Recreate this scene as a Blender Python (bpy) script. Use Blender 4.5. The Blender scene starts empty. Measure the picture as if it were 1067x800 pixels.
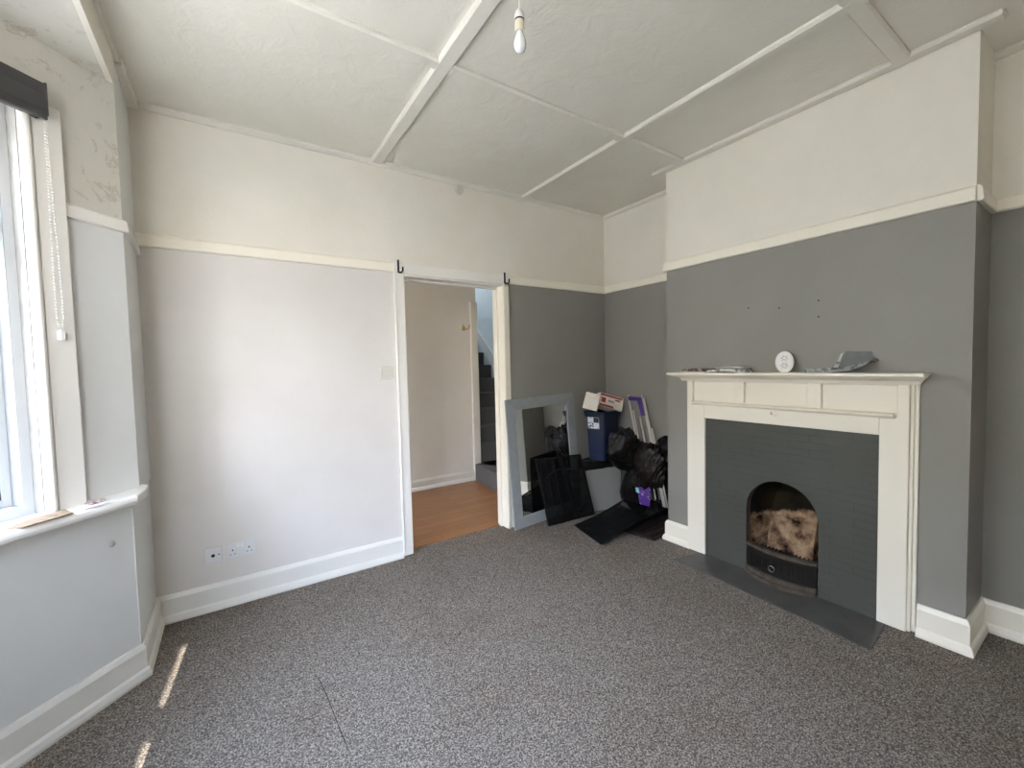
import bpy, bmesh, math, random
from mathutils import Vector, Matrix, noise
random.seed(4)
S = bpy.context.scene
COL = S.collection
PI = math.pi

# ------------------------------------------------------------------ materials
def srgb(r, g, b):
    f = lambda c: (c / 255 / 12.92) if c / 255 <= 0.04045 else ((c / 255 + 0.055) / 1.055) ** 2.4
    return (f(r), f(g), f(b), 1)

def newmat(name):
    m = bpy.data.materials.new(name); m.use_nodes = True
    nt = m.node_tree
    return m, nt, nt.nodes, nt.links, nt.nodes['Principled BSDF']

def mat(name, col, rough=0.5, metal=0.0, bump=0.0, bscale=60, var=0.0, vscale=6, spec=0.5, bdist=0.004, detail=4):
    m, nt, N, L, b = newmat(name)
    b.inputs['Base Color'].default_value = (*col[:3], 1)
    b.inputs['Roughness'].default_value = rough
    b.inputs['Metallic'].default_value = metal
    b.inputs['Specular IOR Level'].default_value = spec
    if bump or var:
        tc = N.new('ShaderNodeTexCoord')
    if var:
        n = N.new('ShaderNodeTexNoise'); n.inputs['Scale'].default_value = vscale; n.inputs['Detail'].default_value = 5
        L.new(tc.outputs['Object'], n.inputs['Vector'])
        r = N.new('ShaderNodeMapRange'); r.inputs['From Min'].default_value = 0.3; r.inputs['From Max'].default_value = 0.7
        r.inputs['To Min'].default_value = 1 - var; r.inputs['To Max'].default_value = 1 + var
        L.new(n.outputs['Fac'], r.inputs['Value'])
        v = N.new('ShaderNodeVectorMath'); v.operation = 'SCALE'; v.inputs[0].default_value = col[:3]
        L.new(r.outputs['Result'], v.inputs['Scale']); L.new(v.outputs['Vector'], b.inputs['Base Color'])
    if bump:
        n = N.new('ShaderNodeTexNoise'); n.inputs['Scale'].default_value = bscale; n.inputs['Detail'].default_value = detail
        L.new(tc.outputs['Object'], n.inputs['Vector'])
        bp = N.new('ShaderNodeBump'); bp.inputs['Strength'].default_value = bump; bp.inputs['Distance'].default_value = bdist
        L.new(n.outputs['Fac'], bp.inputs['Height']); L.new(bp.outputs['Normal'], b.inputs['Normal'])
    return m

def mix(N, L, fac, a, b, kind='MIX'):
    x = N.new('ShaderNodeMix'); x.data_type = 'RGBA'; x.blend_type = kind
    if hasattr(fac, 'is_output'): L.new(fac, x.inputs[0])
    else: x.inputs[0].default_value = fac
    for s, i in ((a, 6), (b, 7)):
        if hasattr(s, 'is_output'): L.new(s, x.inputs[i])
        else: x.inputs[i].default_value = s
    return x.outputs[2]

def ramp(N, L, v, stops):
    r = N.new('ShaderNodeValToRGB'); L.new(v, r.inputs[0])
    e = r.color_ramp.elements
    while len(e) < len(stops): e.new(0.5)
    for k, (p, c) in enumerate(stops): e[k].position = p; e[k].color = c
    return r.outputs[0]

def noise_n(N, L, vec, scale, detail=4, rough=0.55, dist=0):
    n = N.new('ShaderNodeTexNoise'); n.inputs['Scale'].default_value = scale; n.inputs['Detail'].default_value = detail
    n.inputs['Roughness'].default_value = rough; n.inputs['Distortion'].default_value = dist
    L.new(vec, n.inputs['Vector']); return n.outputs['Fac']

def G(v): return (v, v, v, 1)

def bumpit(N, L, b, h, strength, dist):
    bp = N.new('ShaderNodeBump'); bp.inputs['Strength'].default_value = strength; bp.inputs['Distance'].default_value = dist
    L.new(h, bp.inputs['Height']); L.new(bp.outputs['Normal'], b.inputs['Normal'])

def carpet_mat():
    m, nt, N, L, b = newmat('carpet')
    tc = N.new('ShaderNodeTexCoord'); v = tc.outputs['Object']
    vo = N.new('ShaderNodeTexVoronoi'); vo.inputs['Scale'].default_value = 250; L.new(v, vo.inputs['Vector'])
    sep = N.new('ShaderNodeSeparateColor'); L.new(vo.outputs['Color'], sep.inputs[0])
    n1 = noise_n(N, L, v, 150, 4, 0.7)
    add = N.new('ShaderNodeMath'); add.operation = 'MULTIPLY_ADD'; L.new(sep.outputs[0], add.inputs[0]); add.inputs[1].default_value = 0.40
    L.new(n1, add.inputs[2])
    c = ramp(N, L, add.outputs[0], [(0.42, (0.056, 0.048, 0.041, 1)), (0.58, (0.120, 0.103, 0.087, 1)), (0.74, (0.215, 0.187, 0.158, 1)), (0.92, (0.44, 0.385, 0.33, 1))])
    # slight worn brown patches
    n2 = noise_n(N, L, v, 1.6, 3, 0.6)
    w = ramp(N, L, n2, [(0.50, G(0)), (0.68, G(0.55))])
    c = mix(N, L, w, c, (0.84, 0.76, 0.71, 1), 'MULTIPLY')
    L.new(c, b.inputs['Base Color'])
    b.inputs['Roughness'].default_value = 1; b.inputs['Specular IOR Level'].default_value = 0.05
    bumpit(N, L, b, add.outputs[0], 0.8, 0.006)
    return m

def wood_mat():
    m, nt, N, L, b = newmat('laminate')
    tc = N.new('ShaderNodeTexCoord')
    mp = N.new('ShaderNodeMapping'); mp.inputs['Scale'].default_value = (1, 1, 1); L.new(tc.outputs['Object'], mp.inputs['Vector'])
    br = N.new('ShaderNodeTexBrick'); br.inputs['Scale'].default_value = 1; br.inputs['Brick Width'].default_value = 0.9; br.inputs['Row Height'].default_value = 0.095
    br.inputs['Mortar Size'].default_value = 0.002; br.inputs['Color1'].default_value = (0.36, 0.17, 0.068, 1); br.inputs['Color2'].default_value = (0.29, 0.13, 0.05, 1); br.inputs['Mortar'].default_value = (0.16, 0.07, 0.025, 1)
    L.new(mp.outputs[0], br.inputs['Vector'])
    mp2 = N.new('ShaderNodeMapping'); mp2.inputs['Scale'].default_value = (2, 30, 1); L.new(tc.outputs['Object'], mp2.inputs['Vector'])
    n = noise_n(N, L, mp2.outputs[0], 2.5, 5, 0.6, 0.6)
    c = mix(N, L, 0.6, br.outputs['Color'], ramp(N, L, n, [(0.3, (0.55, 0.5, 0.45, 1)), (0.7, (1.1, 1.1, 1.1, 1))]), 'MULTIPLY')
    L.new(c, b.inputs['Base Color']); b.inputs['Roughness'].default_value = 0.38
    return m

def plaster(name, col, rough=0.6, bs=0.25, stains=0.0):
    m, nt, N, L, b = newmat(name)
    tc = N.new('ShaderNodeTexCoord'); v = tc.outputs['Object']
    n = noise_n(N, L, v, 2.2, 6, 0.6)
    c = mix(N, L, ramp(N, L, n, [(0.35, G(0)), (0.7, G(1))]), (*col[:3], 1), (col[0] * 0.94, col[1] * 0.935, col[2] * 0.915, 1))
    if stains:
        n3 = noise_n(N, L, v, 7, 8, 0.75, 1.2)
        n4 = noise_n(N, L, v, 1.3, 2)
        mm = N.new('ShaderNodeMath'); mm.operation = 'MULTIPLY'
        L.new(ramp(N, L, n3, [(0.56, G(0)), (0.60, G(1)), (0.63, G(0))]), mm.inputs[0]); L.new(ramp(N, L, n4, [(0.45, G(0)), (0.6, G(stains))]), mm.inputs[1])
        c = mix(N, L, mm.outputs[0], c, (0.42, 0.37, 0.29, 1))
    L.new(c, b.inputs['Base Color']); b.inputs['Roughness'].default_value = rough
    b.inputs['Specular IOR Level'].default_value = 0.3
    h1 = noise_n(N, L, v, 9, 7, 0.62, 0.8)
    h2 = noise_n(N, L, v, 70, 3)
    hm = N.new('ShaderNodeMath'); hm.operation = 'MULTIPLY_ADD'; L.new(h2, hm.inputs[0]); hm.inputs[1].default_value = 0.12; L.new(h1, hm.inputs[2])
    bumpit(N, L, b, hm.outputs[0], bs, 0.012)
    return m

def brick_panel_mat():
    m, nt, N, L, b = newmat('painted_brick')
    tc = N.new('ShaderNodeTexCoord'); sp = N.new('ShaderNodeSeparateXYZ'); L.new(tc.outputs['Object'], sp.inputs[0])
    cb = N.new('ShaderNodeCombineXYZ'); L.new(sp.outputs['Y'], cb.inputs['X']); L.new(sp.outputs['Z'], cb.inputs['Y'])
    nv = N.new('ShaderNodeTexNoise'); nv.inputs['Scale'].default_value = 14; L.new(cb.outputs[0], nv.inputs['Vector'])
    off = N.new('ShaderNodeVectorMath'); off.operation = 'MULTIPLY_ADD'; L.new(nv.outputs['Color'], off.inputs[0]); off.inputs[1].default_value = (0.006, 0.006, 0); L.new(cb.outputs[0], off.inputs[2])
    br = N.new('ShaderNodeTexBrick'); br.inputs['Scale'].default_value = 1; br.inputs['Brick Width'].default_value = 0.21; br.inputs['Row Height'].default_value = 0.042
    br.inputs['Mortar Size'].default_value = 0.0025; br.inputs['Mortar Smooth'].default_value = 0.4
    L.new(off.outputs[0], br.inputs['Vector'])
    n = noise_n(N, L, tc.outputs['Object'], 5, 5, 0.6)
    c = mix(N, L, n, (0.057, 0.060, 0.052, 1), (0.076, 0.078, 0.067, 1))
    n2 = noise_n(N, L, tc.outputs['Object'], 6, 2)
    mm = N.new('ShaderNodeMath'); mm.operation = 'MULTIPLY'; L.new(br.outputs['Fac'], mm.inputs[0])
    L.new(ramp(N, L, n2, [(0.40, G(0.1)), (0.62, G(0.75))]), mm.inputs[1])
    c = mix(N, L, mm.outputs[0], c, (0.035, 0.04, 0.038, 1))
    L.new(c, b.inputs['Base Color']); b.inputs['Roughness'].default_value = 0.5
    inv = N.new('ShaderNodeMath'); inv.operation = 'MULTIPLY_ADD'; L.new(br.outputs['Fac'], inv.inputs[0]); inv.inputs[1].default_value = -0.6
    L.new(noise_n(N, L, tc.outputs['Object'], 30, 4), inv.inputs[2])
    bumpit(N, L, b, inv.outputs[0], 0.5, 0.006)
    return m

def firebox_mat():
    m, nt, N, L, b = newmat('fireclay_and_soot')
    tc = N.new('ShaderNodeTexCoord'); v = tc.outputs['Object']
    sp = N.new('ShaderNodeSeparateXYZ'); L.new(v, sp.inputs[0])
    n = noise_n(N, L, v, 9, 5, 0.65)
    z = N.new('ShaderNodeMath'); z.operation = 'MULTIPLY_ADD'; L.new(n, z.inputs[0]); z.inputs[1].default_value = 0.10; yy = N.new('ShaderNodeMath'); yy.operation = 'MULTIPLY_ADD'; L.new(sp.outputs['Y'], yy.inputs[0]); yy.inputs[1].default_value = 0.22; yy.inputs[2].default_value = -0.27
    zz = N.new('ShaderNodeMath'); L.new(yy.outputs[0], zz.inputs[0]); L.new(sp.outputs['Z'], zz.inputs[1]); L.new(zz.outputs[0], z.inputs[2])
    clay = ramp(N, L, noise_n(N, L, v, 11, 8, 0.66, 0.2), [(0.36, (0.02, 0.012, 0.008, 1)), (0.45, (0.15, 0.085, 0.05, 1)), (0.56, (0.30, 0.20, 0.125, 1)), (0.72, (0.44, 0.32, 0.21, 1))])
    soot = ramp(N, L, noise_n(N, L, v, 5, 3), [(0.4, (0.008, 0.007, 0.006, 1)), (0.75, (0.035, 0.025, 0.012, 1))])
    k = ramp(N, L, z.outputs[0], [(0.435, G(0)), (0.455, G(1))])
    c = mix(N, L, k, clay, soot)
    L.new(c, b.inputs['Base Color']); b.inputs['Roughness'].default_value = 0.95; b.inputs['Specular IOR Level'].default_value = 0.1
    bumpit(N, L, b, noise_n(N, L, v, 25, 6, 0.7), 0.6, 0.012)
    return m

def glass_mat():
    m = bpy.data.materials.new('window_glass'); m.use_nodes = True; N = m.node_tree.nodes; L = m.node_tree.links; N.clear()
    o = N.new('ShaderNodeOutputMaterial'); t = N.new('ShaderNodeBsdfTransparent'); g = N.new('ShaderNodeBsdfGlossy'); g.inputs['Roughness'].default_value = 0.01
    f = N.new('ShaderNodeLayerWeight'); f.inputs['Blend'].default_value = 0.5; x = N.new('ShaderNodeMixShader')
    p = N.new('ShaderNodeMath'); p.operation = 'POWER'; L.new(f.outputs['Facing'], p.inputs[0]); p.inputs[1].default_value = 5
    k = N.new('ShaderNodeMath'); k.operation = 'MULTIPLY_ADD'; L.new(p.outputs[0], k.inputs[0]); k.inputs[1].default_value = 0.7; k.inputs[2].default_value = 0.03
    L.new(k.outputs[0], x.inputs[0]); L.new(t.outputs[0], x.inputs[1]); L.new(g.outputs[0], x.inputs[2]); L.new(x.outputs[0], o.inputs[0])
    return m

def mesh_fabric_mat():
    m, nt, N, L, b = newmat('black_net_fabric')
    b.inputs['Base Color'].default_value = (0.006, 0.006, 0.006, 1); b.inputs['Roughness'].default_value = 0.9; b.inputs['Specular IOR Level'].default_value = 0.1
    tc = N.new('ShaderNodeTexCoord')
    n = noise_n(N, L, tc.outputs['Object'], 14, 3)
    L.new(ramp(N, L, n, [(0.3, G(0.88)), (0.7, G(0.94))]), b.inputs['Alpha'])
    return m

def bag_mat(name, col, rough=0.28):
    m, nt, N, L, b = newmat(name)
    b.inputs['Base Color'].default_value = (*col, 1); b.inputs['Roughness'].default_value = rough; b.inputs['Specular IOR Level'].default_value = 0.24
    tc = N.new('ShaderNodeTexCoord'); v = tc.outputs['Object']
    n = noise_n(N, L, v, 34, 3, 0.5, 1.0)
    bumpit(N, L, b, n, 0.5, 0.012)
    return m

def pattern_mat(name, base, ink, scale, lo, hi, rough=0.5):
    "paper or card with blotchy print"
    m, nt, N, L, b = newmat(name)
    tc = N.new('ShaderNodeTexCoord')
    n = noise_n(N, L, tc.outputs['Object'], scale, 3, 0.6)
    c = mix(N, L, ramp(N, L, n, [(lo, G(0)), (hi, G(1))]), (*base, 1), (*ink, 1))
    L.new(c, b.inputs['Base Color']); b.inputs['Roughness'].default_value = rough
    return m

M = {}
M['carpet'] = carpet_mat()
M['laminate'] = wood_mat()
M['seam'] = mat('carpet_seam', (0.05, 0.045, 0.04), 1.0, spec=0.0)
M['white'] = plaster('white_wall_paint', (0.725, 0.69, 0.66), 0.5, 0.10)
M['cream'] = plaster('cream_wall_paint', (0.79, 0.755, 0.675), 0.6, 0.3)
M['bay'] = plaster('bay_wall_paint', (0.72, 0.725, 0.715), 0.5, 0.18, stains=0.0)
M['bay_upper'] = plaster('flaking_wall_paint', (0.62, 0.60, 0.54), 0.6, 0.35, stains=0.9)
M['ceiling'] = plaster('ceiling_paint', (0.74, 0.715, 0.645), 0.6, 0.42)
M['grey'] = plaster('grey_wall_paint', (0.283, 0.274, 0.252), 0.45, 0.12)
M['gloss'] = mat('white_gloss_paint', (0.80, 0.775, 0.725), 0.35, bump=0.06, bscale=25)
M['gloss_cream'] = mat('cream_gloss_paint', (0.87, 0.82, 0.71), 0.36, bump=0.08, bscale=25)
M['upvc'] = mat('white_upvc', (0.56, 0.57, 0.57), 0.25)
M['glass'] = glass_mat()
M['reveal_grey'] = mat('grey_reveal_paint', (0.30, 0.295, 0.275), 0.6, var=0.15, vscale=15)
M['shaded_upvc'] = mat('upvc_side_shade', (0.27, 0.28, 0.285), 0.4)  # white uPVC with the shade of its side face in the colour
M['gasket'] = mat('black_rubber', (0.015, 0.015, 0.016), 0.5)
M['blind'] = mat('charcoal_blind_fabric', (0.052, 0.050, 0.048), 0.75, bump=0.2, bscale=400)
M['chain'] = mat('white_bead_plastic', (0.82, 0.81, 0.78), 0.3)
M['plastic'] = mat('white_plastic', (0.80, 0.79, 0.76), 0.3)
M['switch'] = mat('switch_plastic', (0.66, 0.63, 0.57), 0.3)
M['socket'] = mat('socket_plastic', (0.70, 0.70, 0.70), 0.3)
M['dark'] = mat('dark_slot', (0.01, 0.01, 0.01), 0.8)
M['hole'] = mat('screw_hole', (0.06, 0.058, 0.052), 0.9)
M['black_metal'] = mat('black_metal', (0.012, 0.011, 0.011), 0.4, 0.4)
M['brass'] = mat('aged_brass', (0.55, 0.38, 0.16), 0.35, 0.9)
M['chrome'] = mat('steel_ring', (0.8, 0.8, 0.78), 0.25, 1.0)
M['cast_iron'] = mat('cast_iron', (0.018, 0.015, 0.012), 0.5, 0.5, bump=0.3, bscale=60)
M['rusty'] = mat('ash_dusted_iron', (0.075, 0.058, 0.042), 0.8, 0.0, bump=0.4, bscale=60, var=0.35, vscale=25)
M['panel'] = brick_panel_mat()
M['firebox'] = firebox_mat()
M['hearth'] = mat('painted_hearth', (0.070, 0.068, 0.062), 0.55, bump=0.3, bscale=18, var=0.3, vscale=7, bdist=0.006)
M['mirror'] = mat('mirror_glass', (0.86, 0.88, 0.87), 0.015, 1.0)
M['mirror_frame'] = mat('grey_painted_wood', (0.285, 0.30, 0.305), 0.45, var=0.06, vscale=20)
M['net'] = mesh_fabric_mat()
M['black_tape'] = mat('black_binding', (0.005, 0.005, 0.005), 0.8, spec=0.15)
M['grey_bin'] = mat('grey_bin_plastic', (0.30, 0.30, 0.285), 0.4)
M['bag'] = bag_mat('black_sack_plastic', (0.008, 0.007, 0.0065))
M['bag_brown'] = bag_mat('dark_sack_plastic', (0.012, 0.008, 0.0065), 0.33)
M['blue'] = mat('navy_bin_plastic', (0.014, 0.022, 0.056), 0.4)
M['blue_dark'] = mat('navy_lid_plastic', (0.010, 0.015, 0.033), 0.4)
M['label'] = pattern_mat('bin_label_print', (0.72, 0.76, 0.82), (0.10, 0.18, 0.42), 22, 0.56, 0.60)
M['label_dark'] = pattern_mat('bin_label_icon', (0.75, 0.76, 0.78), (0.015, 0.015, 0.02), 26, 0.45, 0.50)
M['card_white'] = mat('white_card', (0.74, 0.69, 0.60), 0.6, var=0.1, vscale=20)
M['card_red'] = mat('red_print', (0.34, 0.035, 0.045), 0.5)
M['card_grey'] = mat('grey_print', (0.30, 0.28, 0.27), 0.5)
M['rod'] = mat('white_coated_steel', (0.72, 0.69, 0.62), 0.35)
M['rod_grey'] = mat('grey_steel', (0.36, 0.35, 0.33), 0.4, 0.3)
M['purple'] = pattern_mat('purple_sleeve_print', (0.075, 0.022, 0.23), (0.50, 0.40, 0.66), 24, 0.55, 0.63, 0.35)
M['purple_plain'] = mat('purple_card', (0.065, 0.02, 0.22), 0.4)
M['cyan'] = mat('pale_blue_print', (0.30, 0.55, 0.70), 0.4)
M['slat'] = mat('black_brown_slat', (0.020, 0.014, 0.012), 0.45)
M['paper'] = mat('white_paper', (0.72, 0.71, 0.68), 0.6)
M['paper_grey'] = pattern_mat('printed_page', (0.36, 0.37, 0.38), (0.15, 0.15, 0.16), 40, 0.48, 0.6)
M['paper_blue'] = mat('grey_folder', (0.17, 0.18, 0.185), 0.5, var=0.1, vscale=30)
M['paper_dark'] = pattern_mat('magazine_print', (0.45, 0.34, 0.28), (0.055, 0.035, 0.035), 30, 0.42, 0.52, 0.35)
M['paper_mix'] = pattern_mat('leaflet_print', (0.66, 0.66, 0.65), (0.22, 0.23, 0.25), 32, 0.52, 0.6, 0.4)
M['kraft'] = pattern_mat('brown_card', (0.24, 0.165, 0.095), (0.10, 0.06, 0.035), 40, 0.58, 0.64, 0.7)
M['leaflet_red'] = pattern_mat('red_leaflet_print', (0.70, 0.66, 0.66), (0.32, 0.06, 0.08), 55, 0.47, 0.52, 0.4)
M['stair_carpet'] = mat('stair_carpet', (0.115, 0.11, 0.105), 1.0, bump=0.6, bscale=160, var=0.4, vscale=140, spec=0.05)
M['hall'] = plaster('hall_wall_paint', (0.74, 0.69, 0.61), 0.6, 0.1)
M['hall_light'] = plaster('stair_wall_paint', (0.68, 0.72, 0.72), 0.6, 0.1)
M['bulb'] = mat('opal_bulb_glass', (0.86, 0.86, 0.85), 0.12)
M['holder'] = mat('cream_holder_plastic', (0.74, 0.67, 0.52), 0.35)
M['tile_dark'] = mat('black_band', (0.012, 0.012, 0.012), 0.4)
M['flake'] = mat('bare_plaster_mark', (0.36, 0.33, 0.29), 0.9)
M['ground'] = mat('concrete_paving', (0.42, 0.40, 0.365), 0.9, var=0.15, vscale=2)
M['road'] = mat('pale_concrete', (0.32, 0.31, 0.28), 0.9, var=0.2, vscale=4)
def house_brick():
    m, nt, N, L, b = newmat('house_brick')
    tc = N.new('ShaderNodeTexCoord'); sp = N.new('ShaderNodeSeparateXYZ'); L.new(tc.outputs['Object'], sp.inputs[0])
    ad = N.new('ShaderNodeMath'); L.new(sp.outputs['X'], ad.inputs[0]); L.new(sp.outputs['Y'], ad.inputs[1])
    cb = N.new('ShaderNodeCombineXYZ'); L.new(ad.outputs[0], cb.inputs['X']); L.new(sp.outputs['Z'], cb.inputs['Y'])
    br = N.new('ShaderNodeTexBrick'); br.inputs['Scale'].default_value = 1; br.inputs['Brick Width'].default_value = 0.225; br.inputs['Row Height'].default_value = 0.075; br.inputs['Mortar Size'].default_value = 0.006
    br.inputs['Color1'].default_value = (0.27, 0.10, 0.065, 1); br.inputs['Color2'].default_value = (0.19, 0.075, 0.05, 1); br.inputs['Mortar'].default_value = (0.36, 0.31, 0.27, 1)
    L.new(cb.outputs[0], br.inputs['Vector']); L.new(br.outputs['Color'], b.inputs['Base Color']); b.inputs['Roughness'].default_value = 0.9
    return m
M['house'] = house_brick()
M['dark_brick'] = mat('dark_red_brick', (0.050, 0.024, 0.018), 0.9, var=0.4, vscale=9)
M['render'] = mat('cream_render', (0.70, 0.66, 0.56), 0.9)
M['sun_blocker'] = mat('sun_blocker_green', (0.03, 0.055, 0.02), 0.9, bump=1, bscale=20)

# ------------------------------------------------------------------ mesh helpers
class MB:
    def __init__(s): s.bm = bmesh.new(); s.mats = []
    def mi(s, m):
        if m not in s.mats: s.mats.append(m)
        return s.mats.index(m)
    def face(s, pts, m, flip=False):
        vs = [s.bm.verts.new(Vector(p)) for p in pts]
        if flip: vs.reverse()
        f = s.bm.faces.new(vs); f.material_index = s.mi(m); return f
    def hexa(s, p, m):
        "p: 8 points, bottom 4 ccw then top 4 ccw"
        v = [s.bm.verts.new(Vector(q)) for q in p]; k = s.mi(m)
        for q in ((3, 2, 1, 0), (4, 5, 6, 7), (0, 1, 5, 4), (1, 2, 6, 5), (2, 3, 7, 6), (3, 0, 4, 7)):
            s.bm.faces.new([v[i] for i in q]).material_index = k
    def box(s, x0, x1, y0, y1, z0, z1, m, T=None):
        p = [(x0, y0, z0), (x1, y0, z0), (x1, y1, z0), (x0, y1, z0), (x0, y0, z1), (x1, y0, z1), (x1, y1, z1), (x0, y1, z1)]
        if T: p = [T(*q) for q in p]
        s.hexa(p, m)
    def prism(s, poly, z0, z1, m, T=None):
        "poly 2d (a,b) extruded along third axis; T maps (a,b,c)"
        T = T or (lambda a, b, c: (a, b, c)); k = s.mi(m)
        A = [s.bm.verts.new(Vector(T(a, b, z0))) for a, b in poly]; B = [s.bm.verts.new(Vector(T(a, b, z1))) for a, b in poly]
        n = len(poly)
        s.bm.faces.new(list(reversed(A))).material_index = k; s.bm.faces.new(B).material_index = k
        for i in range(n):
            j = (i + 1) % n; s.bm.faces.new([A[i], A[j], B[j], B[i]]).material_index = k
    def loft(s, rings, m, cap0=True, cap1=True, closed=True):
        k = s.mi(m); R = [[s.bm.verts.new(Vector(p)) for p in r] for r in rings]; n = len(R[0])
        for a, b in zip(R, R[1:]):
            for i in range(n if closed else n - 1):
                j = (i + 1) % n; s.bm.faces.new([a[i], a[j], b[j], b[i]]).material_index = k
        if cap0: s.bm.faces.new(list(reversed(R[0]))).material_index = k
        if cap1: s.bm.faces.new(R[-1]).material_index = k
    def tube(s, pts, r, m, n=8, caps=True, closed=False):
        pts = [Vector(p) for p in pts]; rings = []
        up = None
        for i, p in enumerate(pts):
            a = pts[i - 1] if (i > 0 or closed) else p; b = pts[(i + 1) % len(pts)] if (i < len(pts) - 1 or closed) else p
            t = (b - a).normalized()
            if up is None:
                up = Vector((0, 0, 1)) if abs(t.z) < 0.9 else Vector((1, 0, 0))
            u = (up - t * up.dot(t)).normalized(); w = t.cross(u); up = u
            rr = r[i] if isinstance(r, (list, tuple)) else r
            rings.append([p + (u * math.cos(2 * PI * q / n) + w * math.sin(2 * PI * q / n)) * rr for q in range(n)])
        if closed: rings.append(rings[0])
        s.loft(rings, m, caps and not closed, caps and not closed)
    def lathe(s, prof, origin, axis, m, n=24, caps=True):
        "prof: (r, h) along axis"
        ax = Vector(axis).normalized(); u = ax.orthogonal().normalized(); w = ax.cross(u); o = Vector(origin)
        rings = [[o + ax * h + (u * math.cos(2 * PI * q / n) + w * math.sin(2 * PI * q / n)) * max(r, 1e-4) for q in range(n)] for r, h in prof]
        s.loft(rings, m, caps, caps)
    def sphere(s, c, r, m, sub=1):
        k = s.mi(m); d = bmesh.ops.create_icosphere(s.bm, subdivisions=sub, radius=1)
        R = r if isinstance(r, (tuple, list)) else (r, r, r)
        for v in d['verts']: v.co = Vector(c) + Vector((v.co.x * R[0], v.co.y * R[1], v.co.z * R[2]))
        for f in {f for v in d['verts'] for f in v.link_faces}: f.material_index = k
    def build(s, name, parent=None, bevel=0, seg=2, smooth=False, weld=True):
        if weld: bmesh.ops.remove_doubles(s.bm, verts=s.bm.verts, dist=1e-6)
        bmesh.ops.recalc_face_normals(s.bm, faces=s.bm.faces)
        me = bpy.data.meshes.new(name); s.bm.to_mesh(me); s.bm.free()
        for m in s.mats: me.materials.append(m)
        if smooth:
            for p in me.polygons: p.use_smooth = True
        o = bpy.data.objects.new(name, me); COL.objects.link(o)
        if parent is not None:
            o.parent = parent; o.matrix_parent_inverse = Matrix.Translation(-parent.location)
        if bevel:
            b = o.modifiers.new('bevel', 'BEVEL'); b.width = bevel; b.segments = seg; b.limit_method = 'ANGLE'; b.angle_limit = math.radians(40)
            if smooth is False:
                pass
        return o

def root(name, loc, label, cat, group=None):
    o = bpy.data.objects.new(name, None); COL.objects.link(o); o.location = loc; o.empty_display_size = 0.05
    o['label'] = label; o['category'] = cat
    if group: o['group'] = group
    return o
def tag(o, label, cat, group=None, kind=None):
    o['label'] = label; o['category'] = cat
    if group: o['group'] = group
    if kind: o['kind'] = kind
    return o
def structure(o, label=None):
    o['kind'] = 'structure'
    if label: o['label'] = label
    return o

def sweep(path, prof, m, names, z=0):
    "mitred profile run along a 2d path; prof = (offset to the LEFT of travel, height) closed polygon; one object per segment"
    P = [Vector(p) for p in path]; n = len(P); out = []
    def nrm(a, b): d = (b - a).normalized(); return Vector((-d.y, d.x))
    offs = []
    for i in range(n):
        if i == 0: v = nrm(P[0], P[1])
        elif i == n - 1: v = nrm(P[-2], P[-1])
        else:
            a, b = nrm(P[i - 1], P[i]), nrm(P[i], P[i + 1]); v = (a + b); v = v / max(1e-6, v.dot(a))
        offs.append(v)
    for i in range(n - 1):
        mb = MB()
        r0 = [(P[i].x + offs[i].x * o, P[i].y + offs[i].y * o, z + h) for o, h in prof]
        r1 = [(P[i + 1].x + offs[i + 1].x * o, P[i + 1].y + offs[i + 1].y * o, z + h) for o, h in prof]
        mb.loft([r0, r1], m)
        if names[i]: out.append(structure(mb.build(names[i])))
        else: mb.bm.free()
    return out

# ------------------------------------------------------------------ key dimensions
BY = 2.929            # back wall
RA, RB = 3.047, 2.728  # alcove wall, chimney breast
B0, B1 = 0.427, 1.992  # breast ends
LX = -0.385
NY = -0.56
CEIL, BCEIL = 2.75, 2.60
RAIL0, RAIL1 = 2.02, 2.088
D1, D2, DH = 1.045, 1.858, 1.995   # doorway
Q = math.sqrt(0.5)
CORN = (-0.362, 2.49)
BL = 0.92             # length of canted bay side
P1 = (CORN[0] - BL * Q, CORN[1] - BL * Q)
P2 = (P1[0], 0.58)
P3 = (-0.362, P2[1] - BL * Q)
LOW = (LX, 2.463)

# ------------------------------------------------------------------ floor, ceiling, walls
mb = MB(); mb.prism([(P1[0] - 0.12, -0.7), (3.2, -0.7), (3.2, 3.02), (P1[0] - 0.12, 3.02)], -0.1, 0, M['carpet']); structure(mb.build('floor'))
mb = MB(); mb.tube([(0.262, 1.99, 0.0005), (0.274, 1.86, 0.0005), (0.281, 1.70, 0.0005), (0.29, 1.55, 0.0005)], 0.0016, M['seam'], 6); structure(mb.build('floor_seam'))
mb = MB(); mb.box(-0.8, 3.3, 3.021, 4.45, -0.1, -0.002, M['laminate']); structure(mb.build('floor_hall'))
mb = MB(); mb.box(D1, D2, 3.008, 3.034, -0.01, 0.004, M['laminate']); structure(mb.build('trim_threshold'), None)

mb = MB(); mb.box(LX - 0.06, 3.2, -0.7, 3.05, CEIL, CEIL + 0.12, M['ceiling']); structure(mb.build('ceiling'))
mb = MB(); mb.prism([(CORN[0] - 0.02, 2.56), (CORN[0] - 0.02, P3[1] - 0.1), (P3[0] - 0.1, P3[1] - 0.14), (P2[0] - 0.12, P2[1] - 0.05), (P1[0] - 0.12, P1[1] + 0.05), (CORN[0] - 0.1, 2.56)], BCEIL, CEIL + 0.12, M['bay_upper']); structure(mb.build('ceiling_bay'))

# back wall with the doorway (white left, grey right of the door below the rail, cream above)
mb = MB()
W = 0.12
mb.box(-0.5, D1 - 0.02, BY, BY + W, 0, 2.05, M['white'])
mb.box(-0.5, 3.2, BY, BY + W, 2.05, CEIL, M['cream'])
mb.box(D2 + 0.02, 3.2, BY, BY + W, 0, 2.05, M['grey'])
structure(mb.build('wall_back'))
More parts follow.
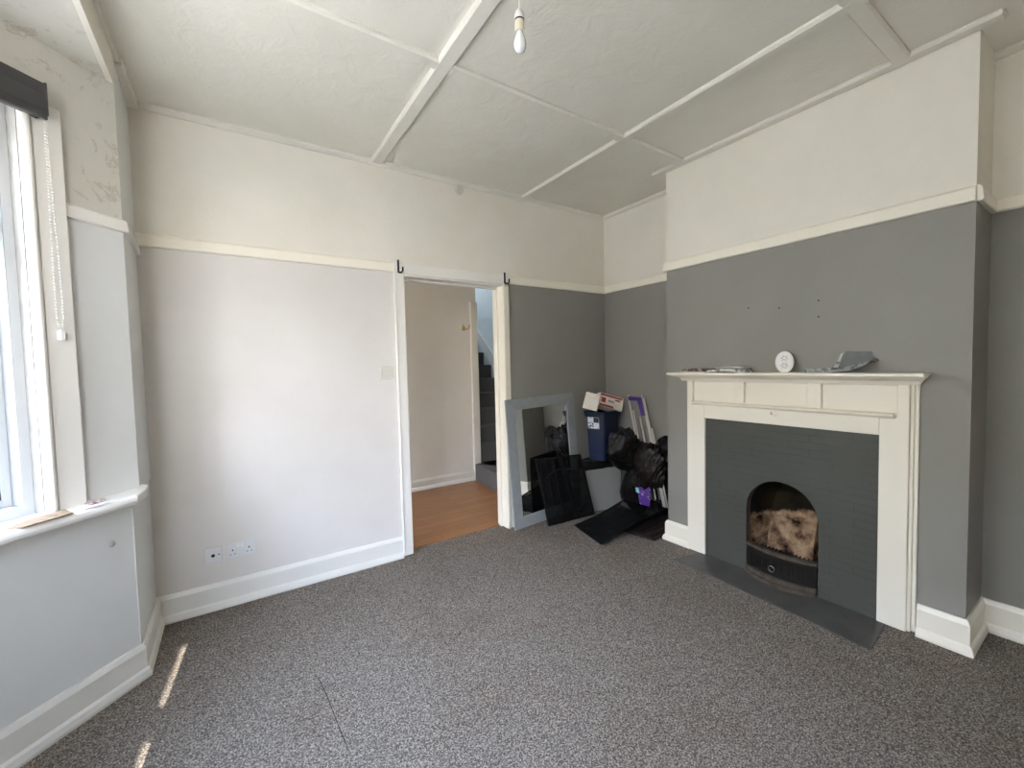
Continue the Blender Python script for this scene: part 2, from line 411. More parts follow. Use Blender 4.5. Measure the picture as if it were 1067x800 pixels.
# return wall left of the back wall (slightly out of plumb above the sill)
mb = MB()
mb.prism([(LX, LOW[1]), (LX, BY + 0.05), (-0.6, BY + 0.05), (-0.6, LOW[1])], 0, 0.80, M['bay'])
mb.prism([(CORN[0], CORN[1]), (LX + 0.004, BY + 0.05), (-0.6, BY + 0.05), (-0.6, CORN[1])], 0.80, BCEIL + 0.15, M['bay'])
structure(mb.build('wall_left'))
# downstand over the bay opening
mb = MB(); mb.box(CORN[0] - 0.02, CORN[0], P3[1] - 0.1, 2.5, BCEIL, CEIL, M['cream']); structure(mb.build('wall_left_bay_beam'))
# left wall near the camera side, near wall
mb = MB(); mb.box(-0.5, LX, -0.7, P3[1], 0, CEIL, M['white']); structure(mb.build('wall_left_near'))
mb = MB(); mb.box(-0.5, 3.2, NY - 0.12, NY, 0, CEIL, M['cream']); structure(mb.build('wall_front'))
# alcove wall
mb = MB()
for a, b in ((B1 - 0.05, BY + 0.1), (NY - 0.1, B0 + 0.05)):
    mb.box(RA, RA + W, a, b, 0, 2.05, M['grey']); mb.box(RA, RA + W, a, b, 2.05, CEIL, M['cream'])
structure(mb.build('wall_right'))
# chimney breast with the fireplace recess
mb = MB()
FO0, FO1, FOH = 0.70, 1.70, 0.985
mb.box(RB, RA + 0.1, B0, FO0, 0, 2.05, M['grey']); mb.box(RB, RA + 0.1, FO1, B1, 0, 2.05, M['grey'])
mb.box(RB, RA + 0.1, FO0, FO1, FOH, 2.05, M['grey']); mb.box(RB, RA + 0.1, B0, B1, 2.05, CEIL, M['cream'])
mb.box(RA + 0.02, RA + 0.1, FO0, FO1, 0, FOH, M['grey'])
for y, z in ((1.396, 1.678), (1.217, 1.656), (1.016, 1.673), (1.015, 1.583)):   # filled screw holes in the plaster
    mb.lathe([(0.005, -0.0008), (0.005, 0.002)], (RB, y, z), (1, 0, 0), M['hole'], 10)
structure(mb.build('wall_right_chimney_breast'))

# bay walls: B(s, o, z) along the canted side, s <= 0 away from the corner, o into the room
def bayT(o0, d, n):
    return lambda s, o, z: (o0[0] + s * d[0] + o * n[0], o0[1] + s * d[1] + o * n[1], z)
TA = bayT(CORN, (Q, Q), (Q, -Q))
TF = bayT((P1[0], P1[1]), (0, 1), (1, 0))                      # front, s from 0 to -(P1y-P2y)
TB = bayT((P3[0], P3[1]), (Q, -Q), (Q, Q))                    # near canted side
FL = P1[1] - P2[1]
SILL, WTOP = 0.850, 2.33
def bay_wall(T, L, s_hi, s_lo, name, end=0.0, low_end=None):
    mb = MB(); low_end = end if low_end is None else low_end
    mb.box(-L, low_end, -0.13, 0, 0, 0.80, M['bay'], T)
    mb.box(s_hi, end, -0.13, 0, 0.80, 2.0, M['bay'], T); mb.box(s_hi, end, -0.13, 0, 2.0, BCEIL, M['bay_upper'], T)
    mb.box(-L, s_lo, -0.13, 0, 0.80, BCEIL, M['bay'], T)
    mb.box(s_lo, s_hi, -0.13, 0, WTOP, BCEIL, M['bay_upper'], T)
    return structure(mb.build(name))
bay_wall(TA, BL, -0.335, -BL + 0.09, 'wall_left_bay', 0.0, -0.035)
bay_wall(TF, FL, -0.08, -FL + 0.08, 'wall_left_bay_front')
bay_wall(TB, BL, -0.055, -BL + 0.09, 'wall_left_bay_side')

def bay_window(T, s_hi, s_lo, name, mullion=None, tz=1.862):
    fr = MB(); F0, F1 = -0.10, -0.028; w = 0.03
    fr.box(s_hi - w, s_hi, F0, F1, 0.80, WTOP, M['upvc'], T); fr.box(s_lo, s_lo + w, F0, F1, 0.80, WTOP, M['upvc'], T)
    fr.box(s_lo + w, s_hi - w, F0, F1, WTOP - w, WTOP, M['upvc'], T); fr.box(s_lo + w, s_hi - w, F0, F1, 0.80, 0.885, M['upvc'], T)
    fr.box(s_lo + w, s_hi - w, F0, F1 - 0.01, tz, tz + 0.06, M['upvc'], T)
    cols = [(s_lo + w, s_hi - w)]
    if mullion is not None:
        fr.box(mullion - 0.035, mullion + 0.035, F0, F1 - 0.01, 0.885, WTOP - w, M['upvc'], T)
        cols = [(s_lo + w, mullion - 0.035), (mullion + 0.035, s_hi - w)]
    f = structure(fr.build(name, bevel=0.003))
    for a, b in cols:
        for z0, z1 in ((0.885, tz), (tz + 0.06, WTOP - w)):
            sh = MB(); k = 0.028; S0, S1 = -0.105, -0.082
            sh.box(a, a + k, S0, S1, z0, z1, M['upvc'], T); sh.box(b - k, b, S0, S1, z0, z1, M['upvc'], T)
            sh.box(a + k, b - k, S0, S1, z0, z0 + k, M['upvc'], T); sh.box(a + k, b - k, S0, S1, z1 - k, z1, M['upvc'], T)
            so = sh.build('sash', f, bevel=0.003)
            g = MB(); kk = 0.006
            for q in ((a + k, a + k + kk, z0 + k, z1 - k), (b - k - kk, b - k, z0 + k, z1 - k), (a + k + kk, b - k - kk, z0 + k, z0 + k + kk), (a + k + kk, b - k - kk, z1 - k - kk, z1 - k)):
                g.box(q[0], q[1], -0.101, -0.088, q[2], q[3], M['gasket'], T)
            g.build('gasket', f)
            gl = MB(); gl.box(a + k, b - k, -0.0965, -0.0935, z0 + k, z1 - k, M['glass'], T); gl.build('pane', f)
    return f
w1 = bay_window(TA, -0.34, -BL + 0.09, 'window_1')
mb = MB(); mb.box(-0.3425, -0.3398, -0.0275, 0.018, SILL, WTOP, M['reveal_grey'], TA); mb.build('reveal_lining', w1)  # mottled grey strip over the reveal face, darker than the trim
mb = MB(); mb.box(-0.3722, -0.3701, -0.0815, -0.0295, 0.886, WTOP - 0.031, M['shaded_upvc'], TA); mb.build('frame_side_shade', w1)  # thin strip painting the shade on the side of the white frame
bay_window(TF, -0.08, -FL + 0.08, 'window_2', mullion=-FL / 2)
bay_window(TB, -0.06, -BL + 0.09, 'window_3', tz=1.775)

def window_trim(T, names):
    mb = MB(); mb.box(-0.304, -0.216, 0, 0.03, SILL - 0.004, 2.36, M['gloss'], T); structure(mb.build(names[0], bevel=0.004))
    mb = MB(); prof = []
    for q in range(9):
        a = -PI / 2 + PI * q / 8; prof.append((-0.323 + 0.0165 * math.sin(a), 0.022 + 0.02 * math.cos(a)))
    prof = [(-0.3395, -0.03)] + prof + [(-0.3065, -0.0)]
    mb.prism(prof, SILL - 0.004, 2.36, M['gloss'], lambda a, b, c: T(a, b, c)); structure(mb.build(names[1], smooth=False))
window_trim(TA, ('trim_1', 'trim_2')); 

# window sill board with a rounded nose, all round the bay
nose = []
for q in range(7):
    a = -PI / 2 + PI * q / 6; nose.append((0.105 + 0.021 * math.cos(a), 0.828 + 0.0215 * math.sin(a)))
prof = [(-0.105, 0.8065)] + nose + [(-0.105, 0.8495)]
A_end = TA(-0.0, 0, 0)
def strip(T, s0, s1, o_lo0, o_lo1, name):
    "sill run with mitred front edge: along-axis end shifts with offset"
    mb = MB(); r0 = [T(s0 + o * o_lo0, o, z) for o, z in prof]; r1 = [T(s1 + o * o_lo1, o, z) for o, z in prof]
    mb.loft([r0, r1], M['gloss']); return structure(mb.build(name))
tm = math.tan(PI / 8)
strip(TA, -0.004, -BL, -0.80, tm, 'trim_window_sill_1'); strip(TF, 0, -FL, -tm, tm, 'trim_window_sill_2'); strip(TB, -BL, -0.004, tm, -0.8, 'trim_window_sill_3')
# sill return round the corner on to the short wall
mb = MB(); mb.prism([(CORN[0] - 0.01, 2.475), TA(-0.104, 0.1, 0)[:2], TA(-0.102, 0.124, 0)[:2], (-0.330, 2.44), (-0.334, 2.528), (CORN[0] - 0.01, 2.56)], 0.8075, 0.8488, M['gloss']); structure(mb.build('trim_window_sill_4', bevel=0.006))

# ------------------------------------------------------------------ skirting
def base_prof(h=0.15, t=0.018):
    return [(-0.01, 0), (0.032, 0), (0.033, 0.012), (0.027, 0.034), (t, 0.044), (t, h - 0.022), (t - 0.005, h - 0.010), (t - 0.010, h), (-0.01, h)]
base = [(D1 - 0.073, BY), (LX, BY), LOW, TA(-BL, 0, 0)[:2], P2, (P3[0], P3[1]), (LX, P3[1] - 0.01), (LX, NY)]
sweep(base, base_prof(), M['gloss'], ['baseboard_back', 'baseboard_left', 'baseboard_left_bay', 'baseboard_left_bay_front', 'baseboard_left_bay_side', None, 'baseboard_left_near'])
b2 = [(RB, 0.588), (RB, B0), (RA, B0), (RA, NY)]
sweep(list(reversed(b2)), base_prof(0.155), M['gloss_cream'], ['baseboard_right_near', 'baseboard_right_side', 'baseboard_right_breast'])
b3 = [(RB, 1.80), (RB, B1), (RA, B1), (RA, BY), (D2 + 0.064, BY)]
sweep(b3, base_prof(0.15), M['gloss_cream'], ['baseboard_right_breast_far', 'baseboard_right_alcove_side', 'baseboard_right_alcove', 'baseboard_back_alcove'])

# ------------------------------------------------------------------ picture rail
rail = [(-0.01, RAIL0), (0.018, RAIL0), (0.022, RAIL0 + 0.006), (0.018, RAIL1 - 0.012), (0.008, RAIL1), (-0.01, RAIL1)]
sweep([(D1 - 0.073, BY), (LX, BY)], rail, M['gloss_cream'], ['trim_picture_rail_1'])
sweep([(RA, BY), (D2 + 0.064, BY)], rail, M['gloss_cream'], ['trim_picture_rail_2'])
sweep([(RB, B0), (RB, B1), (RA, B1), (RA, BY)], rail, M['gloss_cream'], ['trim_picture_rail_3', 'trim_picture_rail_4', 'trim_picture_rail_5'])
sweep([(RA, NY), (RA, B0), (RB, B0)], rail, M['gloss_cream'], ['trim_picture_rail_6', 'trim_picture_rail_7'])
# inner ends of the two breast runs meet at the corners
railb = [(-0.01, 1.972), (0.016, 1.972), (0.020, 1.978), (0.015, 2.018), (0.006, 2.026), (-0.01, 2.026)]
sweep([(LX + 0.003, BY), CORN, TA(-0.216, 0, 0)[:2]], [(o, h + (0.03 if False else 0)) for o, h in railb], M['gloss'], ['trim_picture_rail_8', 'trim_picture_rail_9'])

# ------------------------------------------------------------------ ceiling battens and beads
def batten(x0, x1, y0, y1, name, t=0.016):
    mb = MB(); mb.box(x0, x1, y0, y1, CEIL - t, CEIL + 0.01, M['ceiling']); structure(mb.build(name, bevel=0.009, seg=1))
batten(0.842, 0.918, NY, BY - 0.02, 'trim_batten_1', 0.022); batten(2.062, 2.126, NY, BY - 0.02, 'trim_batten_2', 0.022)
batten(LX, RB - 0.05, 1.80, 1.868, 'trim_batten_3', 0.021); batten(LX, RB - 0.05, 0.635, 0.705, 'trim_batten_4', 0.021)
batten(RB - 0.068, RB + 0.0, 0.35, 2.075, 'trim_batten_5', 0.019)
bead = [(-0.01, CEIL - 0.026), (0.014, CEIL - 0.026), (0.034, CEIL - 0.012), (0.036, CEIL + 0.01), (-0.01, CEIL + 0.01)]
sweep([(RA, B1), (RA, BY), (LX, BY)], bead, M['ceiling'], ['trim_bead_1', 'trim_bead_2'])
sweep([(RA, NY), (RA, B0)], bead, M['ceiling'], ['trim_bead_3'])
mb = MB(); mb.box(CORN[0] - 0.01, CORN[0] + 0.016, P3[1], 2.75, CEIL - 0.02, CEIL + 0.01, M['ceiling']); structure(mb.build('trim_bead_4', bevel=0.004))
mb = MB(); mb.box(LX - 0.02, LX + 0.05, 2.55, BY, CEIL - 0.03, CEIL + 0.01, M['ceiling']); structure(mb.build('trim_bead_5', bevel=0.008))

# ------------------------------------------------------------------ doorway
mb = MB()
mb.box(D1 - 0.073, D1, BY - 0.026, BY + 0.0, 0.01, RAIL1, M['gloss'])
mb.box(D1 - 0.073, D1 - 0.062, BY - 0.034, BY - 0.02, 0.03, RAIL1 - 0.07, M['gloss'])
structure(mb.build('trim_door_casing_1', bevel=0.005))
mb = MB()
mb.box(D2, D2 + 0.064, BY - 0.026, BY, 0.0, RAIL0 + 0.01, M['gloss_cream'])
mb.box(D2 + 0.004, D2 + 0.024, BY - 0.036, BY - 0.02, 0.0, RAIL0 - 0.005, M['gloss_cream'])
structure(mb.build('trim_door_casing_2', bevel=0.004))
mb = MB(); mb.box(D1, D2 + 0.064, BY - 0.026, BY, DH, RAIL1, M['gloss']); mb.box(D1 - 0.0, D2 + 0.01, BY - 0.034, BY - 0.02, DH + 0.012, DH + 0.024, M['gloss'])
structure(mb.build('trim_door_casing_3', bevel=0.004))
mb = MB()
mb.box(D1 - 0.021, D1, BY, BY + 0.13, 0, DH + 0.0, M['gloss']); mb.box(D2, D2 + 0.021, BY, BY + 0.13, 0, DH, M['gloss_cream'])
mb.box(D1, D2, BY, BY + 0.13, DH, DH + 0.055, M['gloss'])
mb.box(D2 - 0.014, D2, BY + 0.05, BY + 0.09, 0, DH, M['gloss_cream']); mb.box(D1, D1 + 0.012, BY + 0.05, BY + 0.09, 0, DH, M['gloss'])
mb.box(D1, D2, BY + 0.05, BY + 0.09, DH - 0.014, DH, M['gloss'])
structure(mb.build('door_1', bevel=0.003))

# hall beyond the doorway
HY = 4.41; HX = 2.445
mb = MB(); mb.box(-0.8, HX, HY, HY + 0.1, 0, CEIL, M['hall']); structure(mb.build('wall_hall'))
mb = MB(); mb.box(HX - 0.085, HX + 0.004, HY - 0.03, HY + 0.02, 0, 2.1, M['hall']); structure(mb.build('trim_hall_post', bevel=0.006))
mb = MB(); mb.box(3.3, 3.4, 3.0, 8.0, 0, 5.2, M['hall_light']); structure(mb.build('wall_stairs_right'))
mb = MB(); mb.box(2.3, 2.345, HY + 0.1, 8.0, 0, 5.2, M['hall_light']); structure(mb.build('wall_stairs_left'))
mb = MB(); mb.box(2.3, 3.4, 7.6, 7.7, 0, 3.2, M['hall_light']); mb.box(2.3, 2.45, 7.6, 7.7, 3.2, 5.2, M['hall_light']); mb.box(3.2, 3.4, 7.6, 7.7, 3.2, 5.2, M['hall_light']); mb.box(2.45, 3.2, 7.6, 7.7, 4.9, 5.2, M['hall_light']); mb.box(2.3, 3.4, HY, HY + 0.1, CEIL, 5.3, M['hall_light']); structure(mb.build('wall_stairs_end'))
mb = MB(); mb.box(-0.8, 3.4, 3.05, HY + 0.1, CEIL, CEIL + 0.1, M['ceiling']); structure(mb.build('ceiling_hall'))
mb = MB(); mb.box(2.3, 3.4, HY, 7.7, 5.2, 5.3, M['ceiling']); structure(mb.build('ceiling_stairs'))
mb = MB(); mb.box(3.2, 3.3, 2.9, 3.1, 0, CEIL, M['hall_light']); structure(mb.build('wall_hall_right'))
sweep([(HX - 0.085, HY), (-0.8, HY)], base_prof(0.12), M['hall'], ['baseboard_hall'])
# front door end of the hall, glazed
mb = MB(); mb.box(-0.9, -0.8, 3.05, 3.28, 0, CEIL, M['hall']); mb.box(-0.9, -0.8, 4.2, HY, 0, CEIL, M['hall']); mb.box(-0.9, -0.8, 3.28, 4.2, 2.5, CEIL, M['hall'])
structure(mb.build('wall_hall_front'))
mb = MB(); mb.box(-0.87, -0.83, 3.28, 3.40, 0, 2.5, M['gloss']); mb.box(-0.87, -0.83, 4.08, 4.2, 0, 2.5, M['gloss']); mb.box(-0.87, -0.83, 3.40, 4.08, 0, 1.3, M['gloss']); mb.box(-0.87, -0.83, 3.40, 4.08, 2.0, 2.5, M['gloss'])
fd = structure(mb.build('door_2', bevel=0.004)); mb = MB(); mb.box(-0.853, -0.847, 3.40, 4.08, 1.3, 2.0, M['glass']); mb.build('pane', fd)
# carpeted stairs
st = MB()
st.prism([(2.33, 3.92), (2.36, 3.82), (2.42, 3.77), (3.3, 3.77), (3.3, 4.41), (2.445, 4.41), (2.36, 4.37)], 0, 0.195, M['stair_carpet'])
for k in range(1, 13):
    st.box(2.345, 3.3, 4.2 + 0.22 * k, 4.2 + 0.22 * (k + 1), 0, 0.195 * (k + 1), M['stair_carpet'])
st.box(2.45, 3.3, 4.18, 4.42, 0.19, 0.195, M['stair_carpet'])
structure(st.build('stairs', bevel=0.02), 'carpeted stairs climbing beyond the doorway')
mb = MB(); mb.prism([(4.15, 0.20), (4.15, 0.40), (7.0, 0.40 + 2.85 * 0.886), (7.0, 0.20 + 2.85 * 0.886)], 3.27, 3.305, M['gloss'], lambda a, b, c: (c, a, b)); structure(mb.build('trim_stair_string'))

# ------------------------------------------------------------------ hooks, switch, sockets, detector, pendant
def black_hook(x, label):
    r = root('coat_hook', (x, BY - 0.027, 2.02), label, 'hook', 'black hooks at the door top')
    y = BY - 0.026 - 0.003
    mb = MB(); mb.box(x - 0.007, x + 0.007, y - 0.002, y + 0.004, 2.015, 2.105, M['black_metal']); mb.build('back_plate', r, bevel=0.002)
    mb = MB(); pts = [(x, y, 2.022)] + [(x + 0.014 * (1 - math.cos(a)), y - 0.028 * math.sin(a) * 0.9, 2.022 - 0.012 * math.sin(a)) for a in [PI * k / 8 for k in range(1, 9)]]
    pts = [(x, y - 0.002, 2.024), (x + 0.004, y - 0.014, 2.014), (x + 0.012, y - 0.026, 2.014), (x + 0.019, y - 0.032, 2.026), (x + 0.020, y - 0.033, 2.05)]
    mb.tube(pts, 0.006, M['black_metal'], 8); mb.build('prong', r, smooth=True)
black_hook(1.004, 'black metal hook above the doorway, at the corner beside the white wall')
black_hook(1.884, 'black metal hook above the doorway, at the corner beside the grey wall')

def plate(name, x0, x1, z0, z1, m, label, cat, group=None):
    r = root(name, ((x0 + x1) / 2, BY, (z0 + z1) / 2), label, cat, group)
    mb = MB(); mb.box(x0, x1, BY - 0.010, BY, z0, z1, m); mb.build('face_plate', r, bevel=0.003)
    return r
r = plate('light_switch', 0.858, 0.948, 1.281, 1.368, M['switch'], 'small cream light switch on the white wall beside the door frame', 'light switch')
for k in range(2):
    x = 0.889 + k * 0.028; mb = MB(); mb.hexa([(x - 0.009, BY - 0.011, 1.305), (x + 0.009, BY - 0.011, 1.305), (x + 0.009, BY - 0.009, 1.305), (x - 0.009, BY - 0.009, 1.305), (x - 0.009, BY - 0.016, 1.343), (x + 0.009, BY - 0.016, 1.343), (x + 0.009, BY - 0.009, 1.343), (x - 0.009, BY - 0.009, 1.343)], M['switch']); mb.build('rocker', r, bevel=0.001)
r = plate('aerial_socket', -0.168, -0.086, 0.272, 0.359, M['socket'], 'square socket plate with one dark hole, low on the white wall', 'socket')
mb = MB(); mb.lathe([(0.009, 0), (0.009, 0.004), (0.005, 0.004), (0.005, 0.001)], (-0.128, BY - 0.0095, 0.312), (0, -1, 0), M['dark'], 12); mb.build('aerial_hole', r)
mb = MB(); mb.lathe([(0.004, 0), (0.004, 0.002)], (-0.1, BY - 0.0095, 0.314), (0, -1, 0), M['dark'], 8); mb.build('screw', r)
r = plate('double_socket', -0.067, 0.079, 0.272, 0.358, M['socket'], 'double power socket low on the white wall, wider than the plate beside it', 'socket')
for k in range(2):
    x = -0.035 + k * 0.082
    mb = MB(); mb.box(x - 0.003, x + 0.003, BY - 0.0115, BY - 0.009, 0.314, 0.323, M['dark']); mb.box(x - 0.014, x - 0.008, BY - 0.0115, BY - 0.009, 0.294, 0.298, M['dark']); mb.box(x + 0.008, x + 0.014, BY - 0.0115, BY - 0.009, 0.294, 0.298, M['dark']); mb.build('pin_holes', r)
    mb = MB(); mb.box(-0.008 + k * 0.020 - 0.006, -0.008 + k * 0.020 + 0.006, BY - 0.014, BY - 0.009, 0.330, 0.348, M['plastic']); mb.build('rocker', r, bevel=0.0015)

r = root('smoke_alarm', (1.505, BY, 2.69), 'small round white alarm fixed high on the back wall below the ceiling', 'alarm')
mb = MB(); mb.lathe([(0.034, 0), (0.034, 0.010), (0.031, 0.014)], (1.505, BY, 2.692), (0, -1, 0), M['switch'], 28); mb.build('base', r)
mb = MB(); mb.lathe([(0.030, 0.012), (0.030, 0.026), (0.026, 0.032), (0.010, 0.033)], (1.505, BY, 2.692), (0, -1, 0), M['switch'], 28); mb.build('cover', r)

# brass hook on the hall wall
r = root('brass_hook', (2.275, HY, 1.80), 'brass coat hook on the hall wall seen through the doorway', 'hook')
mb = MB(); mb.lathe([(0.026, 0), (0.026, 0.006), (0.02, 0.010)], (2.275, HY, 1.79), (0, -1, 0), M['brass'], 18); mb.build('rose', r)
for s in (-1, 1):
    mb = MB(); mb.tube([(2.275, HY - 0.008, 1.79), (2.275 + s * 0.01, HY - 0.04, 1.775), (2.275 + s * 0.03, HY - 0.07, 1.785), (2.275 + s * 0.042, HY - 0.075, 1.83)], [0.009, 0.008, 0.007, 0.009], M['brass'], 8); mb.build('prong', r, smooth=True)

# pendant lamp
PX, PY = 0.905, 1.258
r = root('pendant_light', (PX, PY, CEIL), 'bare white bulb hanging from the ceiling on a thin flex', 'pendant light')
mb = MB(); mb.lathe([(0.042, 0.0), (0.042, -0.012), (0.03, -0.024), (0.008, -0.028)], (PX, PY, CEIL), (0, 0, 1), M['plastic'], 24); mb.build('ceiling_rose', r)
mb = MB(); mb.tube([(PX, PY, CEIL - 0.02), (PX + 0.001, PY, 2.6)], 0.0028, M['plastic'], 8); mb.build('flex', r)
zb = 2.5
mb = MB(); mb.lathe([(0.003, 0.107), (0.010, 0.104), (0.016, 0.092), (0.0185, 0.078), (0.0185, 0.072)], (PX, PY, zb), (0, 0, 1), M['plastic'], 24); mb.build('holder_cap', r, smooth=True)
mb = MB(); mb.lathe([(0.0175, 0.073), (0.0175, 0.067)], (PX, PY, zb), (0, 0, 1), M['tile_dark'], 24); mb.build('holder_ring', r)
mb = MB(); mb.lathe([(0.0165, 0.068), (0.0165, 0.036), (0.0175, 0.035), (0.0175, 0.031)], (PX, PY, zb), (0, 0, 1), M['holder'], 24); mb.build('holder_sleeve', r)
mb = MB(); mb.lathe([(0.012, 0.034), (0.013, 0.024), (0.019, 0.008), (0.0225, -0.008), (0.022, -0.020), (0.017, -0.032), (0.009, -0.039), (0.001, -0.041)], (PX, PY, zb), (0, 0, 1), M['bulb'], 28); mb.build('bulb', r, smooth=True)

# ------------------------------------------------------------------ roller blinds
def roller(T, s_r, s_l, label, chain=True):
    loc = T(s_r, 0.05, 2.34); r = root('roller_blind', loc, label, 'roller blind')
    prof = [(0.032, 2.292), (0.036, 2.405), (0.060, 2.412), (0.088, 2.405), (0.094, 2.36), (0.092, 2.31), (0.098, 2.276), (0.090, 2.272), (0.07, 2.285)]
    mb = MB(); mb.loft([[T(s_l, a, b) for a, b in prof], [T(s_r - 0.004, a, b) for a, b in prof]], M['blind']); mb.build('blind_roll', r, bevel=0.003)
    mb = MB(); mb.box(s_r - 0.004, s_r + 0.002, 0.03, 0.094, 2.29, 2.408, M['blind'], T); mb.build('end_bracket', r, bevel=0.003)
    if chain:
        mb = MB(); n = 66
        for k in range(n):
            t = k / (n - 1); z = 2.28 - 0.755 * t
            for sgn in (-1, 1):
                w = 0.0015 + 0.0085 * min(1, t * 1.3) ** 1.0
                if t > 0.93: w *= math.cos((t - 0.93) / 0.07 * PI / 2 * 0.9)
                x = s_r + 0.012 + sgn * w + 0.012 * t
                mb.sphere(T(x, 0.055 - 0.012 * t, z), 0.0036, M['chain'], 1)
        mb.build('bead_chain', r, smooth=True)
        mb = MB(); mb.box(s_r + 0.016, s_r + 0.034, 0.031, 0.05, 1.49, 1.525, M['plastic'], T); mb.build('chain_clip', r, bevel=0.003)
    return r
roller(TA, -0.293, -BL + 0.06, 'charcoal rolled-up blind at the top of the window, bead chain hanging')

# papers on the sill
def slab(pts, t, m, name, label=None, cat=None, group=None, parent=None):
    mb = MB(); mb.prism([(p[0], p[1]) for p in pts], pts[0][2], pts[0][2] + t, m); o = mb.build(name, parent)
    if label: tag(o, label, cat, group)
    return o
zs = SILL
slab([TA(-0.484, 0.080, zs), TA(-0.462, 0.132, zs), TA(-0.325, 0.128, zs), TA(-0.300, 0.046, zs), TA(-0.386, 0.045, zs)], 0.004, M['kraft'], 'cardboard_sheet', 'brown cardboard scrap lying on the window sill', 'cardboard')
slab([TA(-0.290, 0.060, zs), TA(-0.285, 0.118, zs), TA(-0.205, 0.122, zs), TA(-0.150, 0.050, zs), TA(-0.165, 0.012, zs)], 0.002, M['paper'], 'leaflet_sheet', 'white paper sheet under the red leaflet on the window sill', 'paper')
slab([TA(-0.240, 0.050, zs + 0.003), TA(-0.248, 0.090, zs + 0.003), TA(-0.190, 0.086, zs + 0.003), TA(-0.165, 0.040, zs + 0.003)], 0.003, M['leaflet_red'], 'leaflet', 'small dark red leaflet on the window sill near the corner', 'leaflet')
# bare plaster mark on the wall below the sill: a raised blister
mb = MB(); mb.sphere(TA(-0.122, 0.001, 0.642), (0.011, 0.011, 0.014), M['flake'], 2); o = structure(mb.build('wall_left_bay_mark', smooth=True))

# ------------------------------------------------------------------ fireplace
FX = 2.69
YL0, YL1 = 1.672, 1.800   # far jamb
YR0, YR1 = 0.622, 0.735   # near jamb
OZ = 0.962
r = root('fireplace_surround', (RB, 1.2, 0), 'cream painted wooden fireplace surround with shelf on the grey chimney breast', 'fireplace surround')
gc = M['gloss_cream']
for (a, b, s) in ((YL0, YL1, 1), (YR0, YR1, -1)):
    mb = MB(); o_ = (a, b) if s < 0 else (b, a); i_ = 0.668 if s < 0 else 1.762
    mb.prism([(o_[0], 0.006), (o_[1], 0.006), (o_[1], 1.062), (i_, 1.062), (i_, 1.236), (o_[0], 1.236)], FX, RB, gc, lambda p, q, c: (c, p, q))
    e = b if s > 0 else a
    mb.box(FX + 0.014, RB, min(e, e + s * 0.014), max(e, e + s * 0.014), 0.006, 1.245, gc)
    if s < 0: mb.box(FX + 0.024, RB, e - 0.030, e - 0.014, 0.01, 1.24, gc)
    mb.build('side_post', r, bevel=0.004)
mb = MB(); mb.box(FX, RB, YR1, YL0, OZ, 1.062, gc); mb.build('lintel_board', r, bevel=0.003)
mb = MB(); mb.box(FX + 0.022, RB, YR0, YL1, 1.062, 1.245, gc); mb.build('frieze', r)
for k, (a, b) in enumerate(((0.985, 1.058), (1.408, 1.468))):
    mb = MB(); mb.box(FX, FX + 0.024, a, b, 1.064, 1.236, gc); mb.build('frieze_stile', r, bevel=0.007)
for (a, b) in ((0.668, 0.985), (1.058, 1.408), (1.468, 1.762)):
    mb = MB(); mb.box(FX, FX + 0.024, a, b, 1.212, 1.236, gc); mb.build('frieze_rail', r, bevel=0.007)
mb = MB(); prof = [(0, 1.050), (-0.012, 1.058), (-0.019, 1.063), (-0.019, 1.071), (0.0, 1.078)]
mb.loft([[(FX + o, 0.672 - o * 0.4, z) for o, z in prof], [(FX + o, 1.765 + o * 0.4, z) for o, z in prof]], gc); mb.build('ledge_moulding', r)
mb = MB(); SH0, SH1 = 0.55, 1.888; SX = 2.572
prof = [(RB, 1.216), (FX - 0.004, 1.216), (FX - 0.014, 1.236), (FX - 0.03, 1.240), (SX + 0.045, 1.246), (SX + 0.018, 1.258), (SX, 1.260), (SX, 1.275), (RB, 1.275)]
def shelf_ring(y, s):
    out = []
    for x, z in prof:
        k = (1.275 - z) / 0.059
        out.append((x, y + s * (0.0 if z > 1.257 else 0.05 * k ** 0.6 * 0.9), z))
    return out
mb.loft([shelf_ring(SH0, 1), shelf_ring(SH1, -1)], gc); mb.build('mantel_shelf', r, bevel=0.002)
mb = MB(); mb.box(FX - 0.022, FX, 1.235, 1.262, 1.022, 1.040, M['gloss_cream']); mb.box(FX - 0.008, FX, 1.215, 1.237, 1.012, 1.022, M['gloss_cream']); mb.build('latch_block', r, bevel=0.002)

# brick panel with the arched opening, and the firebox behind it
AY0, AY1, ASP, ATOP = 0.998, 1.397, 0.40, 0.618
AC, AR = (AY0 + AY1) / 2, (AY1 - AY0) / 2
PXF = 2.706
def arch(x, k=1.0, dy=0.0, top=ATOP, spring=ASP, n=20, zb=0.0):
    pts = [(x, AC + dy - AR * k, zb)]
    for q in range(n + 1):
        a = PI * q / n; pts.append((x, AC + dy - AR * k * math.cos(a), spring + (top - spring) * math.sin(a) ** 0.9))
    pts.append((x, AC + dy + AR * k, zb)); return pts
r = root('brick_fireplace', (RB, AC, 0), 'dark grey painted brick panel with a sooty arched fire opening', 'fireplace')
mb = MB()
ar = arch(PXF)
y0, y1, zt = YR1 - 0.004, YL0 + 0.004, OZ + 0.004
outer_b = [(PXF, y0, 0), (PXF, AY0, 0)]
n = len(ar)
# fan the panel round the arch: outer ring points follow the arch points
outer = []
for p in ar:
    dy, dz = p[1] - AC, p[2] - 0.30
    if p[2] <= 0.0: outer.append((PXF, y0 if dy < 0 else y1, 0)); continue
    t = 1e9
    if dy < -1e-6: t = min(t, (y0 - AC) / dy)
    if dy > 1e-6: t = min(t, (y1 - AC) / dy)
    if dz > 1e-6: t = min(t, (zt - 0.30) / dz)
    outer.append((PXF, AC + dy * t, 0.30 + dz * t))
